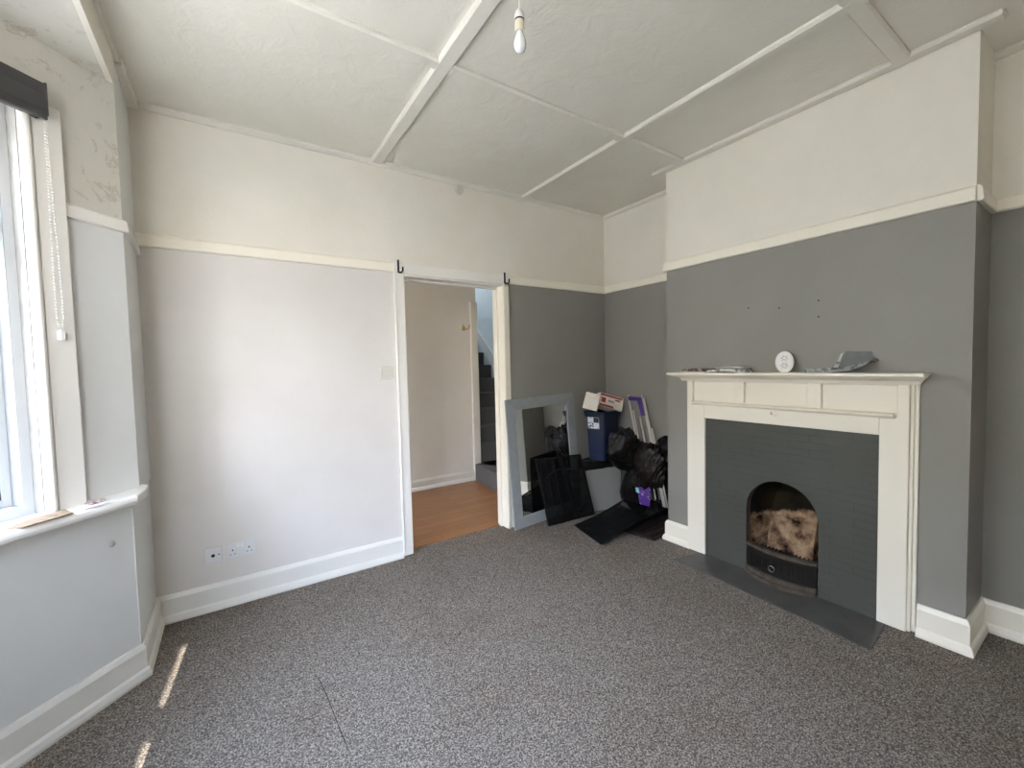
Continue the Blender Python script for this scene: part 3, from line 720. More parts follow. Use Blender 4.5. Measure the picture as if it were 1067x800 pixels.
# snap to the two top corners
for cy in (y0, y1):
    i = min(range(n), key=lambda q: (outer[q][1] - cy) ** 2 + (outer[q][2] - zt) ** 2); outer[i] = (PXF, cy, zt)
for i in range(n - 1): mb.face([ar[i], ar[i + 1], outer[i + 1], outer[i]], M['panel'])
for i in range(n - 1):                                             # reveal of the opening
    a, b = ar[i], ar[i + 1]; mb.face([a, b, (PXF + 0.05, b[1], b[2]), (PXF + 0.05, a[1], a[2])], M['rusty'])
for a, b in (((y0, 0), (y0, zt)), ((y0, zt), (y1, zt)), ((y1, zt), (y1, 0))):
    mb.face([(PXF, *a), (PXF, *b), (RB + 0.03, *b), (RB + 0.03, *a)], M['panel'])
mb.build('brick_panel', r, weld=True)
mb = MB()
r1 = arch(PXF + 0.05); r2 = arch(2.86, 0.86, top=0.70, spring=0.42); r3 = arch(2.955, 0.62, top=0.74, spring=0.44); r4 = arch(2.965, 0.60, top=0.72, spring=0.44)
mb.loft([r1, r2, r3, r4], M['firebox'], False, True, closed=False)
mb.face([r1[0], r2[0], r2[-1], r1[-1]], M['firebox']); mb.face([r2[0], r3[0], r3[-1], r2[-1]], M['firebox'])
mb.build('firebox', r)
# sloping fireclay back brick with a ledge
mb = MB(); mb.prism([(2.80, 0.0), (2.955, 0.0), (2.955, 0.50), (2.90, 0.42), (2.885, 0.36), (2.83, 0.22)], AC - 0.128, AC + 0.128, M['firebox'], lambda a, b, c: (a, c, b)); mb.build('fireback_brick', r, bevel=0.004)

# cast iron grate front
r = root('fire_grate', (2.68, AC, 0), 'bowed black cast iron grate front with a small ring pull in the arched fireplace', 'fire grate')
def bow(k0, k1, x_end, bulge, n=18):
    return [(x_end - bulge * math.sin(PI * q / n) ** 0.8, AY0 + k0 + (AY1 - AY0 - k0 - k1) * q / n) for q in range(n + 1)]
def bow_band(xe, bulge, z0, z1, t, m, name, k=0.004, bev=0.002):
    mb = MB(); f = bow(k, k, xe, bulge); b = [(x + t, y) for x, y in f]
    mb.prism(f + list(reversed(b)), z0, z1, m); return mb.build(name, r, bevel=bev)
bow_band(2.70, 0.045, 0.050, 0.168, 0.008, M['cast_iron'], 'front_plate')
bow_band(2.697, 0.052, 0.165, 0.180, 0.020, M['cast_iron'], 'lower_rim')
bow_band(2.698, 0.050, 0.178, 0.196, 0.035, M['rusty'], 'top_rim')
bow_band(2.69, 0.060, 0.028, 0.052, 0.06, M['rusty'], 'base_lip')
bow_band(2.685, 0.075, 0.008, 0.030, 0.09, M['rusty'], 'ash_tray')
f = bow(0.004, 0.004, 2.70, 0.045, 40)
for k in range(5, 36, 2):
    if 17 < k < 22: continue
    x, y = f[k]; mb = MB(); mb.box(x - 0.0045, x + 0.004, y - 0.0028, y + 0.0028, 0.085, 0.140, M['cast_iron']); mb.build('fret_bar', r, bevel=0.001)
x, y = f[22]
mb = MB(); mb.tube([(x - 0.010, y + 0.016 * math.cos(2 * PI * q / 16), 0.098 + 0.018 * math.sin(2 * PI * q / 16)) for q in range(16)], 0.0022, M['chrome'], 6, closed=True); o = mb.build('ring_pull', r, smooth=True); o['label'] = 'bright steel ring pull'
for k in range(15):
    yy = AC - 0.154 + k * 0.022; mb = MB(); mb.box(2.70, 2.83, yy - 0.004, yy + 0.004, 0.145, 0.160, M['cast_iron']); mb.build('grate_bar', r, bevel=0.002)
mb = MB(); mb.box(2.735, 2.75, AY0 + 0.01, AY1 - 0.01, 0.146, 0.16, M['cast_iron']); mb.build('cross_bar', r, bevel=0.002)
# hearth
mb = MB(); mb.prism([(2.468, 1.757), (2.40, 0.672), (2.705, 0.70), (2.705, 1.70), (2.60, 1.735)], 0.0, 0.008, M['hearth']); tag(mb.build('hearth_slab', bevel=0.003), 'dark grey painted hearth slab set in the carpet before the fireplace', 'hearth')

# ------------------------------------------------------------------ things on the mantel shelf
MZ = 1.275
# left pile
slab([(2.60, 1.80, MZ), (2.60, 1.62, MZ), (2.70, 1.60, MZ), (2.705, 1.79, MZ)], 0.005, M['paper'], 'envelope', 'white envelope at the bottom of the paper pile on the mantel shelf end', 'envelope')
def magazine(pts, z, t, curl, m, name, label, cat):
    mb = MB(); a, b, c, d = [Vector((p[0], p[1], z)) for p in pts]; n = 8; rows = []
    for i in range(n + 1):
        u = i / n; p = a.lerp(b, u); q = d.lerp(c, u); h = curl * math.sin(PI * u * 0.9) ** 2
        rows.append([(p.x, p.y, z + h), (q.x, q.y, z + h), (q.x, q.y, z + h + t), (p.x, p.y, z + h + t)])
    mb.loft(rows, m); return tag(mb.build(name), label, cat)
magazine([(2.615, 1.795), (2.61, 1.60), (2.69, 1.585), (2.70, 1.78)], MZ + 0.0055, 0.018, 0.006, M['paper_dark'], 'magazine', 'dark printed magazine lying on the end of the mantel shelf', 'magazine')
magazine([(2.60, 1.60), (2.59, 1.37), (2.66, 1.34), (2.69, 1.58)], MZ + 0.001, 0.016, 0.010, M['paper_mix'], 'leaflet', 'pale folded leaflet between the magazine and the oval clock', 'leaflet')
magazine([(2.63, 1.56), (2.62, 1.38), (2.68, 1.36), (2.70, 1.55)], MZ + 0.029, 0.004, 0.006, M['paper'], 'letter', 'white letter on top of the pale folded leaflet on the mantel', 'paper')
# oval white device
r = root('carbon_monoxide_alarm', (2.655, 1.155, MZ), 'white oval alarm standing on the mantel shelf', 'alarm')
dv = Vector((-0.93, -0.36, 0.0)).normalized(); uv = Vector((-dv.y, dv.x, 0))
def oval(ry, rz, off, n=36): return [Vector((2.655, 1.155, MZ + 0.062)) + uv * (ry * math.cos(2 * PI * q / n)) + Vector((0, 0, rz * math.sin(2 * PI * q / n))) + dv * off for q in range(n)]
mb = MB(); mb.loft([oval(0.042, 0.058, -0.018), oval(0.046, 0.062, -0.010), oval(0.046, 0.062, 0.008), oval(0.042, 0.058, 0.014)], M['plastic']); mb.build('case', r, smooth=False)
mb = MB(); mb.loft([oval(0.037, 0.052, 0.0138), oval(0.036, 0.051, 0.016), oval(0.030, 0.044, 0.0165)], M['plastic']); mb.build('front_cover', r)
mb = MB()
for k in range(18):
    for rr, zz in ((0.017, 0.020), (0.010, 0.011)):
        a = 2 * PI * k / 18
        for cz in (0.021, -0.021):
            if (k + int(rr * 1000)) % 3 == 0: continue
            c = Vector((2.655, 1.155, MZ + 0.062 + cz)) + uv * (rr * math.cos(a)) + Vector((0, 0, zz * 0.8 * math.sin(a))) + dv * 0.0165
            mb.lathe([(0.0022, -0.001), (0.0022, 0.0008)], c, dv, M['card_grey'], 8)
mb.build('vent_slots', r)
# open booklet and folder at the near end
mb = MB(); mb.hexa([(2.60, 1.035, MZ), (2.595, 0.905, MZ), (2.66, 0.90, MZ), (2.665, 1.03, MZ), (2.60, 1.035, MZ + 0.022), (2.595, 0.905, MZ + 0.028), (2.66, 0.90, MZ + 0.028), (2.665, 1.03, MZ + 0.022)], M['paper_grey']); mb.face([(2.598, 1.03, MZ + 0.026), (2.594, 0.90, MZ + 0.032), (2.66, 0.895, MZ + 0.032), (2.665, 1.025, MZ + 0.026)], M['paper_blue'])
tag(mb.build('booklet_stack'), 'small stack of grey booklets lying flat beside the open folder', 'booklet')
r = root('open_folder', (2.65, 0.85, MZ), 'grey folder lying open with one flap raised on the mantel shelf', 'folder')
def sheet(a, b, c, d, t, m, name, par):
    A, B_, C_, D_ = [Vector(p) for p in (a, b, c, d)]; nn = (B_ - A).cross(D_ - A).normalized() * t
    mb = MB(); mb.hexa([A, B_, C_, D_, A + nn, B_ + nn, C_ + nn, D_ + nn], m); return mb.build(name, par)
sheet((2.59, 0.92, MZ + 0.002), (2.62, 0.755, MZ + 0.055), (2.70, 0.745, MZ + 0.058), (2.69, 0.91, MZ + 0.012), 0.006, M['paper_grey'], 'inner_pages', r)
sheet((2.585, 0.925, MZ), (2.60, 0.83, MZ + 0.012), (2.61, 0.745, MZ + 0.052), (2.595, 0.915, MZ + 0.012), 0.003, M['paper_grey'], 'lower_flap', r)
sheet((2.66, 0.905, MZ + 0.01), (2.70, 0.765, MZ + 0.055), (2.722, 0.775, MZ + 0.105), (2.71, 0.88, MZ + 0.112), 0.003, M['paper_blue'], 'raised_flap', r)
sheet((2.655, 0.925, MZ + 0.012), (2.665, 0.905, MZ + 0.012), (2.715, 0.895, MZ + 0.105), (2.712, 0.905, MZ + 0.098), 0.002, M['paper_mix'], 'loose_page', r)

# ------------------------------------------------------------------ mirror leaning on the back wall
mx, my, mw, mh, myaw, mlean, mroll = 1.876, 2.8454, 0.7625, 1.0697, 0.0364, 0.0485, 0.0297
e1 = Vector((math.cos(myaw), math.sin(myaw), 0)); nr = Vector((-math.sin(myaw), math.cos(myaw), 0)); up = Vector((0, 0, 1)) * math.cos(mlean) + nr * math.sin(mlean)
fw = e1.cross(up)   # faces the room (-y)
def mir(a, b, c=0.0):
    a2 = a * math.cos(mroll) - b * math.sin(mroll); b2 = a * math.sin(mroll) + b * math.cos(mroll)
    p = Vector((mx, my, 0.002)) + e1 * a2 + up * b2 + fw * c
    return (p.x, p.y, p.z)
r = root('wall_mirror', (mx + 0.35, my, 0), 'large mirror in a flat grey frame leaning against the grey wall', 'mirror')
fwid = 0.092
def frame_piece(poly):
    mb = MB(); mb.prism(poly, 0.004, 0.022, M['mirror_frame'], lambda a, b, c: mir(a, b, c)); mb.build('frame_rail', r, bevel=0.003)
f_ = fwid
frame_piece([(0, 0), (mw, 0), (mw - f_, f_), (f_, f_)]); frame_piece([(mw, 0), (mw, mh), (mw - f_, mh - f_), (mw - f_, f_)])
frame_piece([(mw, mh), (0, mh), (f_, mh - f_), (mw - f_, mh - f_)]); frame_piece([(0, mh), (0, 0), (f_, f_), (f_, mh - f_)])
mb = MB(); mb.prism([(f_ - 0.005, f_ - 0.005), (mw - f_ + 0.005, f_ - 0.005), (mw - f_ + 0.005, mh - f_ + 0.005), (f_ - 0.005, mh - f_ + 0.005)], 0.007, 0.013, M['mirror'], lambda a, b, c: mir(a, b, c)); o = mb.build('mirror_glass', r)

# ------------------------------------------------------------------ black net panels
def net_panel(corner, label, bend=None, rod=0.007, straps=True, name='net_panel'):
    "corner: bottom-left, bottom-right, top-right, top-left"
    a, b, c, d = [Vector(p) for p in corner]
    r = root(name, a, label, 'net panel', 'black net panels in the corner')
    n = 14
    def pt(u, v):
        p = a.lerp(b, u).lerp(d.lerp(c, u), v)
        if bend: p = p + bend(u, v)
        return p
    mb = MB(); nn = (b - a).cross(d - a).normalized() * 0.002
    F = [[pt(i / n, j / n) for j in range(n + 1)] for i in range(n + 1)]
    for i in range(n):
        for j in range(n):
            mb.face([F[i][j], F[i + 1][j], F[i + 1][j + 1], F[i][j + 1]], M['net'])
    mb.build('net_fabric', r, smooth=True)
    edge = [pt(i / n, 0) for i in range(n)] + [pt(1, i / n) for i in range(n)] + [pt(1 - i / n, 1) for i in range(n)] + [pt(0, 1 - i / n) for i in range(n)]
    mb = MB(); mb.tube(edge, rod, M['black_tape'], 8, closed=True); mb.build('bound_edge', r, smooth=True)
    if straps:
        for u, w in ((0.36, 0.012), (0.60, 0.020)):
            mb = MB()
            for j in range(n):
                q0, q1 = pt(u, j / n), pt(u, (j + 1) / n); e = (b - a).normalized() * w; o_ = nn.normalized() * 0.006
                mb.hexa([q0 - e - o_, q0 + e - o_, q0 + e + o_, q0 - e + o_, q1 - e - o_, q1 + e - o_, q1 + e + o_, q1 - e + o_], M['black_tape'])
            mb.build('strap', r)
        mb = MB(); mb.tube([pt(0.12 + 0.76 * k / 12, 0.70 + 0.12 * math.sin(PI * k / 12)) + nn.normalized() * 0.008 for k in range(13)], 0.007, M['black_tape'], 6); mb.build('carry_loop', r, smooth=True)
    return r
net_panel([(2.155, 2.735, 0.008), (2.655, 2.712, 0.008), (2.505, 2.718, 0.560), (2.105, 2.835, 0.555)], 'black net panel with straps standing upright, leaning on the grey framed mirror')
net_panel([(2.240, 2.215, 0.010), (2.335, 2.605, 0.010), (2.985, 2.56, 0.16), (2.965, 2.15, 0.16)], 'black net panel lying on the carpet before the grey bin', straps=False,
          bend=lambda u, v: Vector((0, 0, 0.045 * math.sin(PI * min(1, v * 1.1)) * (1 - u) * 0.4 - 0.02 * u * math.sin(PI * v))))
# slatted panel underneath, towards the chimney breast
r = root('slatted_panel', (2.75, 2.15, 0), 'dark slatted panel lying flat under the net panel beside the chimney breast', 'slatted panel')
A, B_, C_, D_ = Vector((2.60, 2.035, 0.004)), Vector((2.56, 2.30, 0.004)), Vector((2.98, 2.30, 0.06)), Vector((2.98, 2.035, 0.06))
for k in range(9):
    t0, t1 = k / 9, (k + 0.72) / 9
    q = [A.lerp(B_, t0), A.lerp(B_, t1), D_.lerp(C_, t1), D_.lerp(C_, t0)]; up_ = Vector((0, 0, 0.014))
    mb = MB(); mb.hexa([*q, *[p + up_ for p in q]], M['slat']); mb.build('slat', r, bevel=0.002)
mb = MB(); mb.hexa([A, B_, B_ + Vector((0.03, 0, 0.004)), A + Vector((0.03, 0, 0.004)), *[p + Vector((0, 0, 0.018)) for p in (A, B_, B_ + Vector((0.03, 0, 0.004)), A + Vector((0.03, 0, 0.004)))]], M['slat']); mb.build('end_rail', r, bevel=0.002)

# ------------------------------------------------------------------ grey bin, liner, blue bin, cartons
r = root('grey_bin', (2.80, 2.77, 0), 'plain grey rectangular bin on the carpet under the blue bin', 'bin')
FLp, FRp = Vector((2.612, 2.765, 0)), Vector((2.985, 2.685, 0)); e = (FRp - FLp).normalized(); bk = Vector((-e.y, e.x, 0)) * 0.145
def ring(z, k):
    c = (FLp + FRp + bk) / 2
    return [Vector((0, 0, z)) + c + (p - c) * k for p in (FLp, FRp, FRp + bk, FLp + bk)]
mb = MB(); mb.loft([ring(0.004, 0.94), ring(0.41, 1.0)], M['grey_bin']); mb.build('body', r, bevel=0.012, seg=3)
mb = MB(); mb.loft([ring(0.41, 1.015), ring(0.435, 1.02)], M['grey_bin']); mb.build('lid', r, bevel=0.008)

def sack(name, center, rad, label, m, seed, amp=0.16, freq=4.0, flat=None, sub=5, ridge=1.0, cat='bin bag', knot=None, group=None, stripe=None):
    bm_ = MB(); k = bm_.mi(m); d = bmesh.ops.create_icosphere(bm_.bm, subdivisions=sub, radius=1)
    c = Vector(center); R_ = random.Random(int(seed * 100))
    planes = []
    for _ in range(30):
        q = Vector((R_.gauss(0, 1), R_.gauss(0, 1), R_.gauss(0, 1))).normalized(); planes.append((q, R_.uniform(0.80, 1.08)))
    tie = Vector(knot or (0.35, -0.5, 0.75)).normalized()
    for v in d['verts']:
        p = v.co.normalized()
        s = 1.16
        for q, h in planes:
            t_ = p.dot(q)
            if t_ > 0.2: s = min(s, h / t_)
        q = p * freq * 0.5 + Vector((seed, seed * 0.37, -seed))
        # pleats running away from the tied neck, fading with distance
        e_ = p - tie * p.dot(tie); ang = math.atan2(e_.dot(tie.orthogonal().normalized()), e_.dot(tie.cross(tie.orthogonal()).normalized()))
        ple = abs(math.sin(ang * 9 + 2.2 * noise.noise(q * 1.3))) * max(0, p.dot(tie) + 0.25)
        s *= 1 + amp * 0.45 * noise.fractal(q, 1.0, 2.0, 3) - 0.10 * ridge * ple - 0.05 * abs(noise.noise(q * 3.2))
        for fq, am in ((1.3, 0.16), (2.9, 0.07)):
            dd = noise.voronoi(p * fq + Vector((seed * 3, -seed, seed)))[0]; s *= 1 + am * (min(0.45, dd[1] - dd[0]) - 0.2)
        if stripe:
            sd, fq, am = stripe; s *= 1 - am * abs(math.sin(p.dot(Vector(sd).normalized()) * fq + 1.5 * noise.noise(q)))
        p = p * s
        w = Vector((p.x * rad[0], p.y * rad[1], p.z * rad[2])) + c
        if flat is not None and w.z < flat: w.z = flat + (w.z - flat) * 0.05
        v.co = w
    o = bm_.build(name, smooth=True); tag(o, label, cat, group)
    return o
# liner draped over the grey bin
mb = MB(); k = mb.mi(M['bag']); n = 40; c = (FLp + FRp + bk) / 2
rings = []
for (z, kk) in ((0.395, 1.02), (0.42, 1.07), (0.445, 1.08), (0.468, 1.0), (0.470, 0.85), (0.455, 0.5)):
    rg = []
    cor = [c + (p - c) * kk for p in (FLp, FRp, FRp + bk, FLp + bk)]
    for i in range(n):
        t = i / n * 4; j = int(t) % 4; p = cor[j].lerp(cor[(j + 1) % 4], t - int(t))
        nz = noise.noise(Vector((p.x * 14, p.y * 14, z * 9))); n2_ = noise.noise(Vector((p.x * 30, p.y * 30, z * 22)))
        q = p + Vector((0, 0, z + 0.02 * nz + 0.01 * n2_ - (0.022 * max(0, nz) if z < 0.41 else 0))) + (p - c).normalized() * 0.010 * n2_
        q.y = min(q.y, 2.91); q.x = min(q.x, 3.035)
        rg.append(q)
    rings.append(rg)
mb.loft(rings, M['bag'], False, True); tag(mb.build('bin_liner', smooth=True), 'crumpled black liner draped over the rim of the grey bin', 'bin liner')

r = root('blue_bin', (2.83, 2.76, 0.47), 'navy blue plastic bin with a white label on top of the grey bin', 'bin')
bc = Vector((2.838, 2.772, 0)); a_ = math.radians(10); ex = Vector((math.cos(a_), math.sin(a_), 0)); ey = Vector((-ex.y, ex.x, 0))
def bring(z, hx, hy, rr=0.03, n=5):
    out = []
    for sx, sy, a0 in ((1, 1, 0), (-1, 1, PI / 2), (-1, -1, PI), (1, -1, 1.5 * PI)):
        for q in range(n + 1):
            a = a0 + PI / 2 * q / n; out.append(bc + ex * (sx * (hx - rr) + rr * math.cos(a)) + ey * (sy * (hy - rr) + rr * math.sin(a)) + Vector((0, 0, z)))
    return out
ZB, ZT = 0.475, 0.90
mb = MB(); mb.loft([bring(ZB, 0.112, 0.082), bring(ZT, 0.140, 0.100)], M['blue'], True, False); mb.loft([bring(ZT, 0.140, 0.100), bring(ZT, 0.134, 0.094), bring(ZB + 0.012, 0.107, 0.077)], M['blue_dark'], False, True); mb.build('body', r)
mb = MB(); mb.loft([bring(ZT - 0.03, 0.146, 0.106), bring(ZT + 0.012, 0.153, 0.113), bring(ZT + 0.02, 0.150, 0.110), bring(ZT + 0.02, 0.136, 0.096), bring(ZT - 0.03, 0.134, 0.094), bring(ZT - 0.03, 0.146, 0.106)], M['blue'], False, False); mb.build('rim', r)
# label on the face turned to the window
def on_face(t, z, off=0.0015):
    k = (z - ZB) / (ZT - ZB); hx = 0.112 + (0.140 - 0.112) * k
    return bc - ex * (hx + off) + ey * t + Vector((0, 0, z))
def decal(t0, t1, z0, z1, m, name, par, off=0.0015):
    mb = MB(); p = [on_face(t0, z0, -0.001), on_face(t1, z0, -0.001), on_face(t1, z1, -0.001), on_face(t0, z1, -0.001), on_face(t0, z0, off), on_face(t1, z0, off), on_face(t1, z1, off), on_face(t0, z1, off)]
    mb.hexa(p, m); return mb.build(name, par)
decal(0.066, -0.055, 0.765, 0.868, M['card_white'], 'label', r, 0.001)
decal(0.064, 0.006, 0.820, 0.866, M['label'], 'label_panel', r, 0.002); decal(0.002, -0.053, 0.820, 0.866, M['blue'], 'label_panel', r, 0.002)
decal(0.064, 0.006, 0.768, 0.816, M['label_dark'], 'label_icon', r, 0.002); decal(0.002, -0.053, 0.768, 0.816, M['label'], 'label_panel', r, 0.002)

def carton(name, c, size, rot, label, stripes):
    r = root(name, c, label, 'carton')
    R_ = Matrix.Rotation(rot[2], 3, 'Z') @ Matrix.Rotation(rot[1], 3, 'Y') @ Matrix.Rotation(rot[0], 3, 'X'); c = Vector(c)
    T = lambda x, y, z: c + R_ @ Vector((x, y, z))
    hx, hy, hz = [s / 2 for s in size]
    mb = MB(); mb.box(-hx, hx, -hy, hy, -hz, hz, M['card_white'], T); mb.build('box_body', r, bevel=0.003)
    for (nm, x0, x1, z0, z1, m) in stripes:
        mb = MB(); mb.box(x0 * hx, x1 * hx, -hy - 0.0012, -hy + 0.001, z0 * hz, z1 * hz, m, T); mb.build(nm, r)
    return r
carton('carton', (2.885, 2.755, 0.985), (0.24, 0.15, 0.12), (math.radians(-14), math.radians(17), math.radians(-22)), 'white and red printed carton tilted in the top of the blue bin',
       [('red_band', -0.92, 0.9, 0.62, 0.9, M['card_red']), ('red_band', -0.92, 0.25, -0.95, -0.65, M['card_red']), ('logo', -0.8, -0.45, -0.4, 0.35, M['card_red']), ('print', -0.25, 0.25, -0.15, 0.15, M['card_grey']), ('red_band', 0.3, 0.75, 0.25, 0.5, M['card_red'])])
carton('carton', (2.725, 2.79, 1.005), (0.13, 0.13, 0.15), (math.radians(-8), math.radians(14), math.radians(-50)), 'plain white carton in the blue bin beside the red printed one',
       [('print', -0.1, 0.7, -0.45, 0.35, M['paper'])])

# sacks
sack('bin_bag', (2.868, 2.545, 0.605), (0.172, 0.140, 0.185), 'bulging shiny black bin bag in front of the blue bin', M['bag'], 3.1, amp=0.17, freq=3.2)
sack('bin_bag', (2.925, 2.31, 0.475), (0.085, 0.185, 0.225), 'dark wrinkled bin bag slumped against the chimney breast side of the heap', M['bag_brown'], 9.4, amp=0.10, freq=3.2, stripe=((0.25, -0.62, -0.75), 15, 0.10), ridge=0.3)
sack('bin_bag', (2.975, 2.18, 0.66), (0.06, 0.10, 0.085), 'small rounded black bag at the top of the heap by the chimney breast', M['bag'], 15.7, amp=0.10, freq=3)
sack('bin_bag', (2.960, 2.49, 0.22), (0.085, 0.165, 0.235), 'black bag on the carpet between the grey bin and the purple packet', M['bag'], 21.7, amp=0.10, freq=3, flat=0.012)
sack('bin_bag', (3.0, 2.17, 0.24), (0.05, 0.17, 0.25), 'black bag behind the lower ends of the white airer rods', M['bag'], 27.3, amp=0.10, freq=3, flat=0.012)

# folded airer with purple sleeve
r = root('clothes_airer', (2.95, 2.3, 0.1), 'folded airer of thin white rods with a purple sleeve leaning in the alcove', 'clothes airer')
top0, top1 = Vector((3.020, 2.625, 1.055)), Vector((3.020, 2.470, 1.070))
dn = Vector((-0.115, -0.318, -0.955))   # downwards along the rods (leans)
def rodline(f, a, b, dx=0.0, rad=0.0065, m=None, name='rod'):
    p = top0.lerp(top1, f) + Vector((dx, 0, 0)); mb = MB(); mb.tube([p + dn * a, p + dn * b], rad, m or M['rod'], 8); mb.build(name, r, smooth=True)
for f, a, b, dx in ((0.0, 0.0, 0.95, 0), (0.14, 0.14, 0.9, 0.004), (0.55, 0.20, 0.9, 0.002), (0.98, 0.0, 0.95, 0), (1.12, 0.03, 0.95, -0.006), (1.25, 0.30, 0.95, -0.004)):
    rodline(f, a, b, dx)
for f, a, b, dx in ((0.30, 0.2, 0.9, 0.008), (0.80, 0.1, 0.9, 0.008)):
    rodline(f, a, b, dx, 0.006, M['rod_grey'])
p0, p1 = top0.lerp(top1, -0.02), top0.lerp(top1, 1.0)
mb = MB(); q = [p0 + dn * 0.01, p1 + dn * 0.03, p1 + dn * 0.06, p0 + dn * 0.05]; th = Vector((-0.006, 0, 0)); mb.hexa([*q, *[x + th for x in q]], M['purple_plain']); o = mb.build('sleeve_top', r); o['label'] = 'purple sleeve top'
q = [p0.lerp(p1, 0.62) + dn * 0.04, p1 + dn * 0.05, p1 + dn * 0.19, p0.lerp(p1, 0.70) + dn * 0.19]; mb = MB(); mb.hexa([*q, *[x + th for x in q]], M['purple_plain']); mb.build('sleeve_side', r)
# purple packet low in front
r = root('purple_packet', (2.88, 2.33, 0.13), 'purple and pale printed packet low in the heap above the net panel', 'packet')
Pk = [Vector((2.855, 2.265, 0.145)), Vector((2.845, 2.365, 0.150)), Vector((2.86, 2.40, 0.275)), Vector((2.88, 2.275, 0.315))]; th = Vector((0.03, 0.012, 0))
mb = MB(); mb.hexa([Pk[0], Pk[1], Pk[1] + th, Pk[0] + th, Pk[3], Pk[2], Pk[2] + th, Pk[3] + th], M['purple']); mb.build('wrapper', r, bevel=0.008, seg=3)
mb = MB(); mb.hexa([Pk[1].lerp(Pk[2], 0.72) + Vector((-0.003, -0.02, 0)), Pk[1].lerp(Pk[2], 0.72) + Vector((-0.003, 0.012, 0)), Pk[1].lerp(Pk[2], 0.72) + Vector((0.02, 0.016, 0)), Pk[1].lerp(Pk[2], 0.72) + Vector((0.02, -0.016, 0)),
                    Pk[2] + Vector((-0.003, -0.018, 0)), Pk[2] + Vector((-0.003, 0.014, 0)), Pk[2] + Vector((0.02, 0.016, 0)), Pk[2] + Vector((0.02, -0.016, 0))], M['cyan']); mb.build('pale_corner', r)

# ------------------------------------------------------------------ outside
mb = MB(); mb.box(-2.6, -0.9, -8, 20, -0.6, -0.5, M['ground']); structure(mb.build('ground_path'))
mb = MB(); mb.box(-40, -2.6, -30, 40, -0.75, -0.62, M['road']); structure(mb.build('ground_road'))
mb = MB(); mb.box(-0.62, -0.5, 4.6, 14, -0.6, 6, M['house']); mb.prism([(-0.6, 6.2), (-1.12, 6.7), (-1.12, 8.0), (-0.6, 8.5)], -0.6, 5.4, M['house']); structure(mb.build('exterior_neighbour_wall'))
mb = MB()
mb.box(-15, -14, -16, 26, -0.6, 5.6, M['render'])
structure(mb.build('exterior_terrace'))
mb = MB(); mb.box(-3.0, -2.7, 4.5, 22, -0.62, 4.2, M['dark_brick']); structure(mb.build('exterior_garden_wall'))
for k in range(2):
    mb = MB(); mb.box(-2.70, -2.67, 7.2 + 2.6 * k, 8.1 + 2.6 * k, 0.9, 2.3, M['gasket']); structure(mb.build('exterior_garden_wall_opening'))
mb = MB()
mb.prism([(-15.2, 5.6), (-13.8, 5.6), (-17, 8)], -16, 26, M['road'], lambda a, b, c: (a, c, b)); structure(mb.build('exterior_roof'))
# unseen tree shape, added to block the sun except for thin streaks
mb = MB(); rings = []
for k in range(17):
    z = 3.4 + 4.9 * k / 16; rr = 0.8 * min(1, 0.35 + k * 0.35) * (1 if k < 14 else (1 - (k - 13) / 3.6) ** 0.6)
    rings.append([(-1.752 + rr * math.cos(2 * PI * q / 40), -4.0 + rr * math.sin(2 * PI * q / 40), z) for q in range(40)])
mb.loft(rings, M['sun_blocker']); mb.tube([(-1.752, -4, -0.7), (-1.752, -4, 3.5)], 0.09, M['sun_blocker'], 8)
structure(mb.build('exterior_sun_blocker'))

# ------------------------------------------------------------------ light
w = bpy.data.worlds.new('World'); S.world = w; w.use_nodes = True
N = w.node_tree.nodes; L = w.node_tree.links; N.clear()
out = N.new('ShaderNodeOutputWorld'); bg = N.new('ShaderNodeBackground'); tc = N.new('ShaderNodeTexCoord'); sp = N.new('ShaderNodeSeparateXYZ')
L.new(tc.outputs['Generated'], sp.inputs[0])
c = ramp(N, L, sp.outputs['Z'], [(0.0, (1.0, 0.945, 0.90, 1)), (0.2, (0.98, 1.04, 1.16, 1)), (0.7, (0.86, 1.08, 1.5, 1))])
dt = N.new('ShaderNodeVectorMath'); dt.operation = 'DOT_PRODUCT'; L.new(tc.outputs['Generated'], dt.inputs[0]); dt.inputs[1].default_value = Vector((-0.86, -0.44, 0.20)).normalized()
cl = N.new('ShaderNodeClamp'); L.new(dt.outputs['Value'], cl.inputs[0])
pw = N.new('ShaderNodeMath'); pw.operation = 'POWER'; L.new(cl.outputs[0], pw.inputs[0]); pw.inputs[1].default_value = 4
ml = N.new('ShaderNodeMath'); ml.operation = 'MULTIPLY_ADD'; L.new(pw.outputs[0], ml.inputs[0]); ml.inputs[1].default_value = 8; ml.inputs[2].default_value = 8.5
L.new(c, bg.inputs['Color']); L.new(ml.outputs[0], bg.inputs['Strength'])
L.new(bg.outputs[0], out.inputs[0])
sun = bpy.data.lights.new('sun', 'SUN'); sun.energy = 36; sun.angle = math.radians(0.6); sun.color = (1.0, 0.93, 0.83)
so = bpy.data.objects.new('sun', sun); COL.objects.link(so)
so.rotation_euler = Vector((0.079, 0.726, -0.616)).to_track_quat('-Z', 'Y').to_euler()
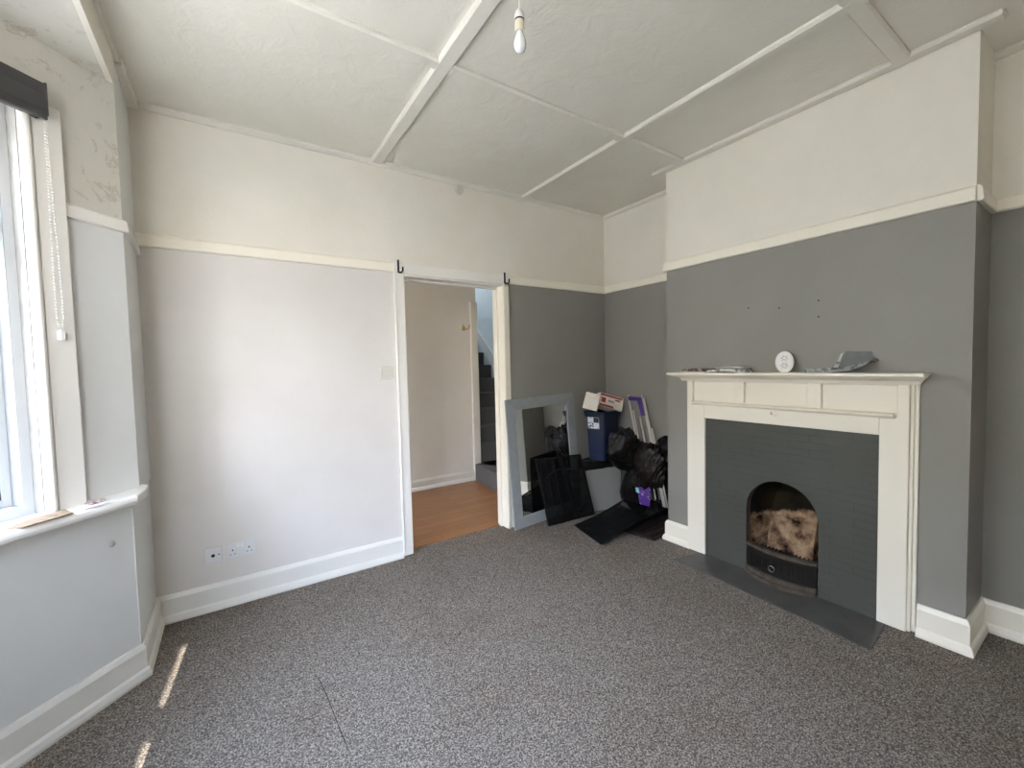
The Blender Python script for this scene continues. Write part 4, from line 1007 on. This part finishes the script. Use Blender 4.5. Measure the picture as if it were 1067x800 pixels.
def portal(T, s0, s1, z0, z1):
    l = bpy.data.lights.new('portal', 'AREA'); l.shape = 'RECTANGLE'; l.size = abs(s1 - s0); l.size_y = z1 - z0; l.cycles.is_portal = True
    o = bpy.data.objects.new('portal', l); COL.objects.link(o)
    c = Vector(T((s0 + s1) / 2, -0.14, (z0 + z1) / 2)); nrm = (Vector(T(0, 1, 0)) - Vector(T(0, 0, 0))).normalized()
    z = -nrm; y = Vector((0, 0, 1)); x = y.cross(z)
    o.matrix_world = Matrix(((x.x, y.x, z.x, c.x), (x.y, y.y, z.y, c.y), (x.z, y.z, z.z, c.z), (0, 0, 0, 1)))
portal(TA, -0.34, -BL + 0.09, SILL, WTOP); portal(TF, -0.08, -FL + 0.08, SILL, WTOP); portal(TB, -0.06, -BL + 0.09, SILL, WTOP)
portal(bayT((3.2, 7.55), (1, 0), (0, -1)), 0, -0.75, 3.2, 4.9)
portal(bayT((-0.92, 4.2), (0, 1), (1, 0)), -0.0, -0.92, 1.25, 2.05)

# ------------------------------------------------------------------ camera
cam = bpy.data.cameras.new('camera'); co = bpy.data.objects.new('camera', cam); COL.objects.link(co)
cam.sensor_width = 36; cam.lens = 36 * 440.252 / 1067; cam.clip_start = 0.02
yaw, pitch, roll = 0.5871, -0.0452, -0.0235
fwd = Vector((math.sin(yaw) * math.cos(pitch), math.cos(yaw) * math.cos(pitch), math.sin(pitch)))
rt = Vector((math.cos(yaw), -math.sin(yaw), 0)); u = rt.cross(fwd)
r2 = rt * math.cos(roll) + u * math.sin(roll); u2 = -rt * math.sin(roll) + u * math.cos(roll)
co.matrix_world = Matrix(((r2.x, u2.x, -fwd.x, 0), (r2.y, u2.y, -fwd.y, 0), (r2.z, u2.z, -fwd.z, 1.3566), (0, 0, 0, 1)))
S.camera = co
S.view_settings.view_transform = 'Standard'; S.view_settings.look = 'None'; S.view_settings.gamma = 1; S.view_settings.use_curve_mapping = False
S.view_settings.exposure = 1.06
S.cycles.max_bounces = 14; S.cycles.diffuse_bounces = 10; S.cycles.use_denoising = True
S.cycles.sample_clamp_indirect = 8
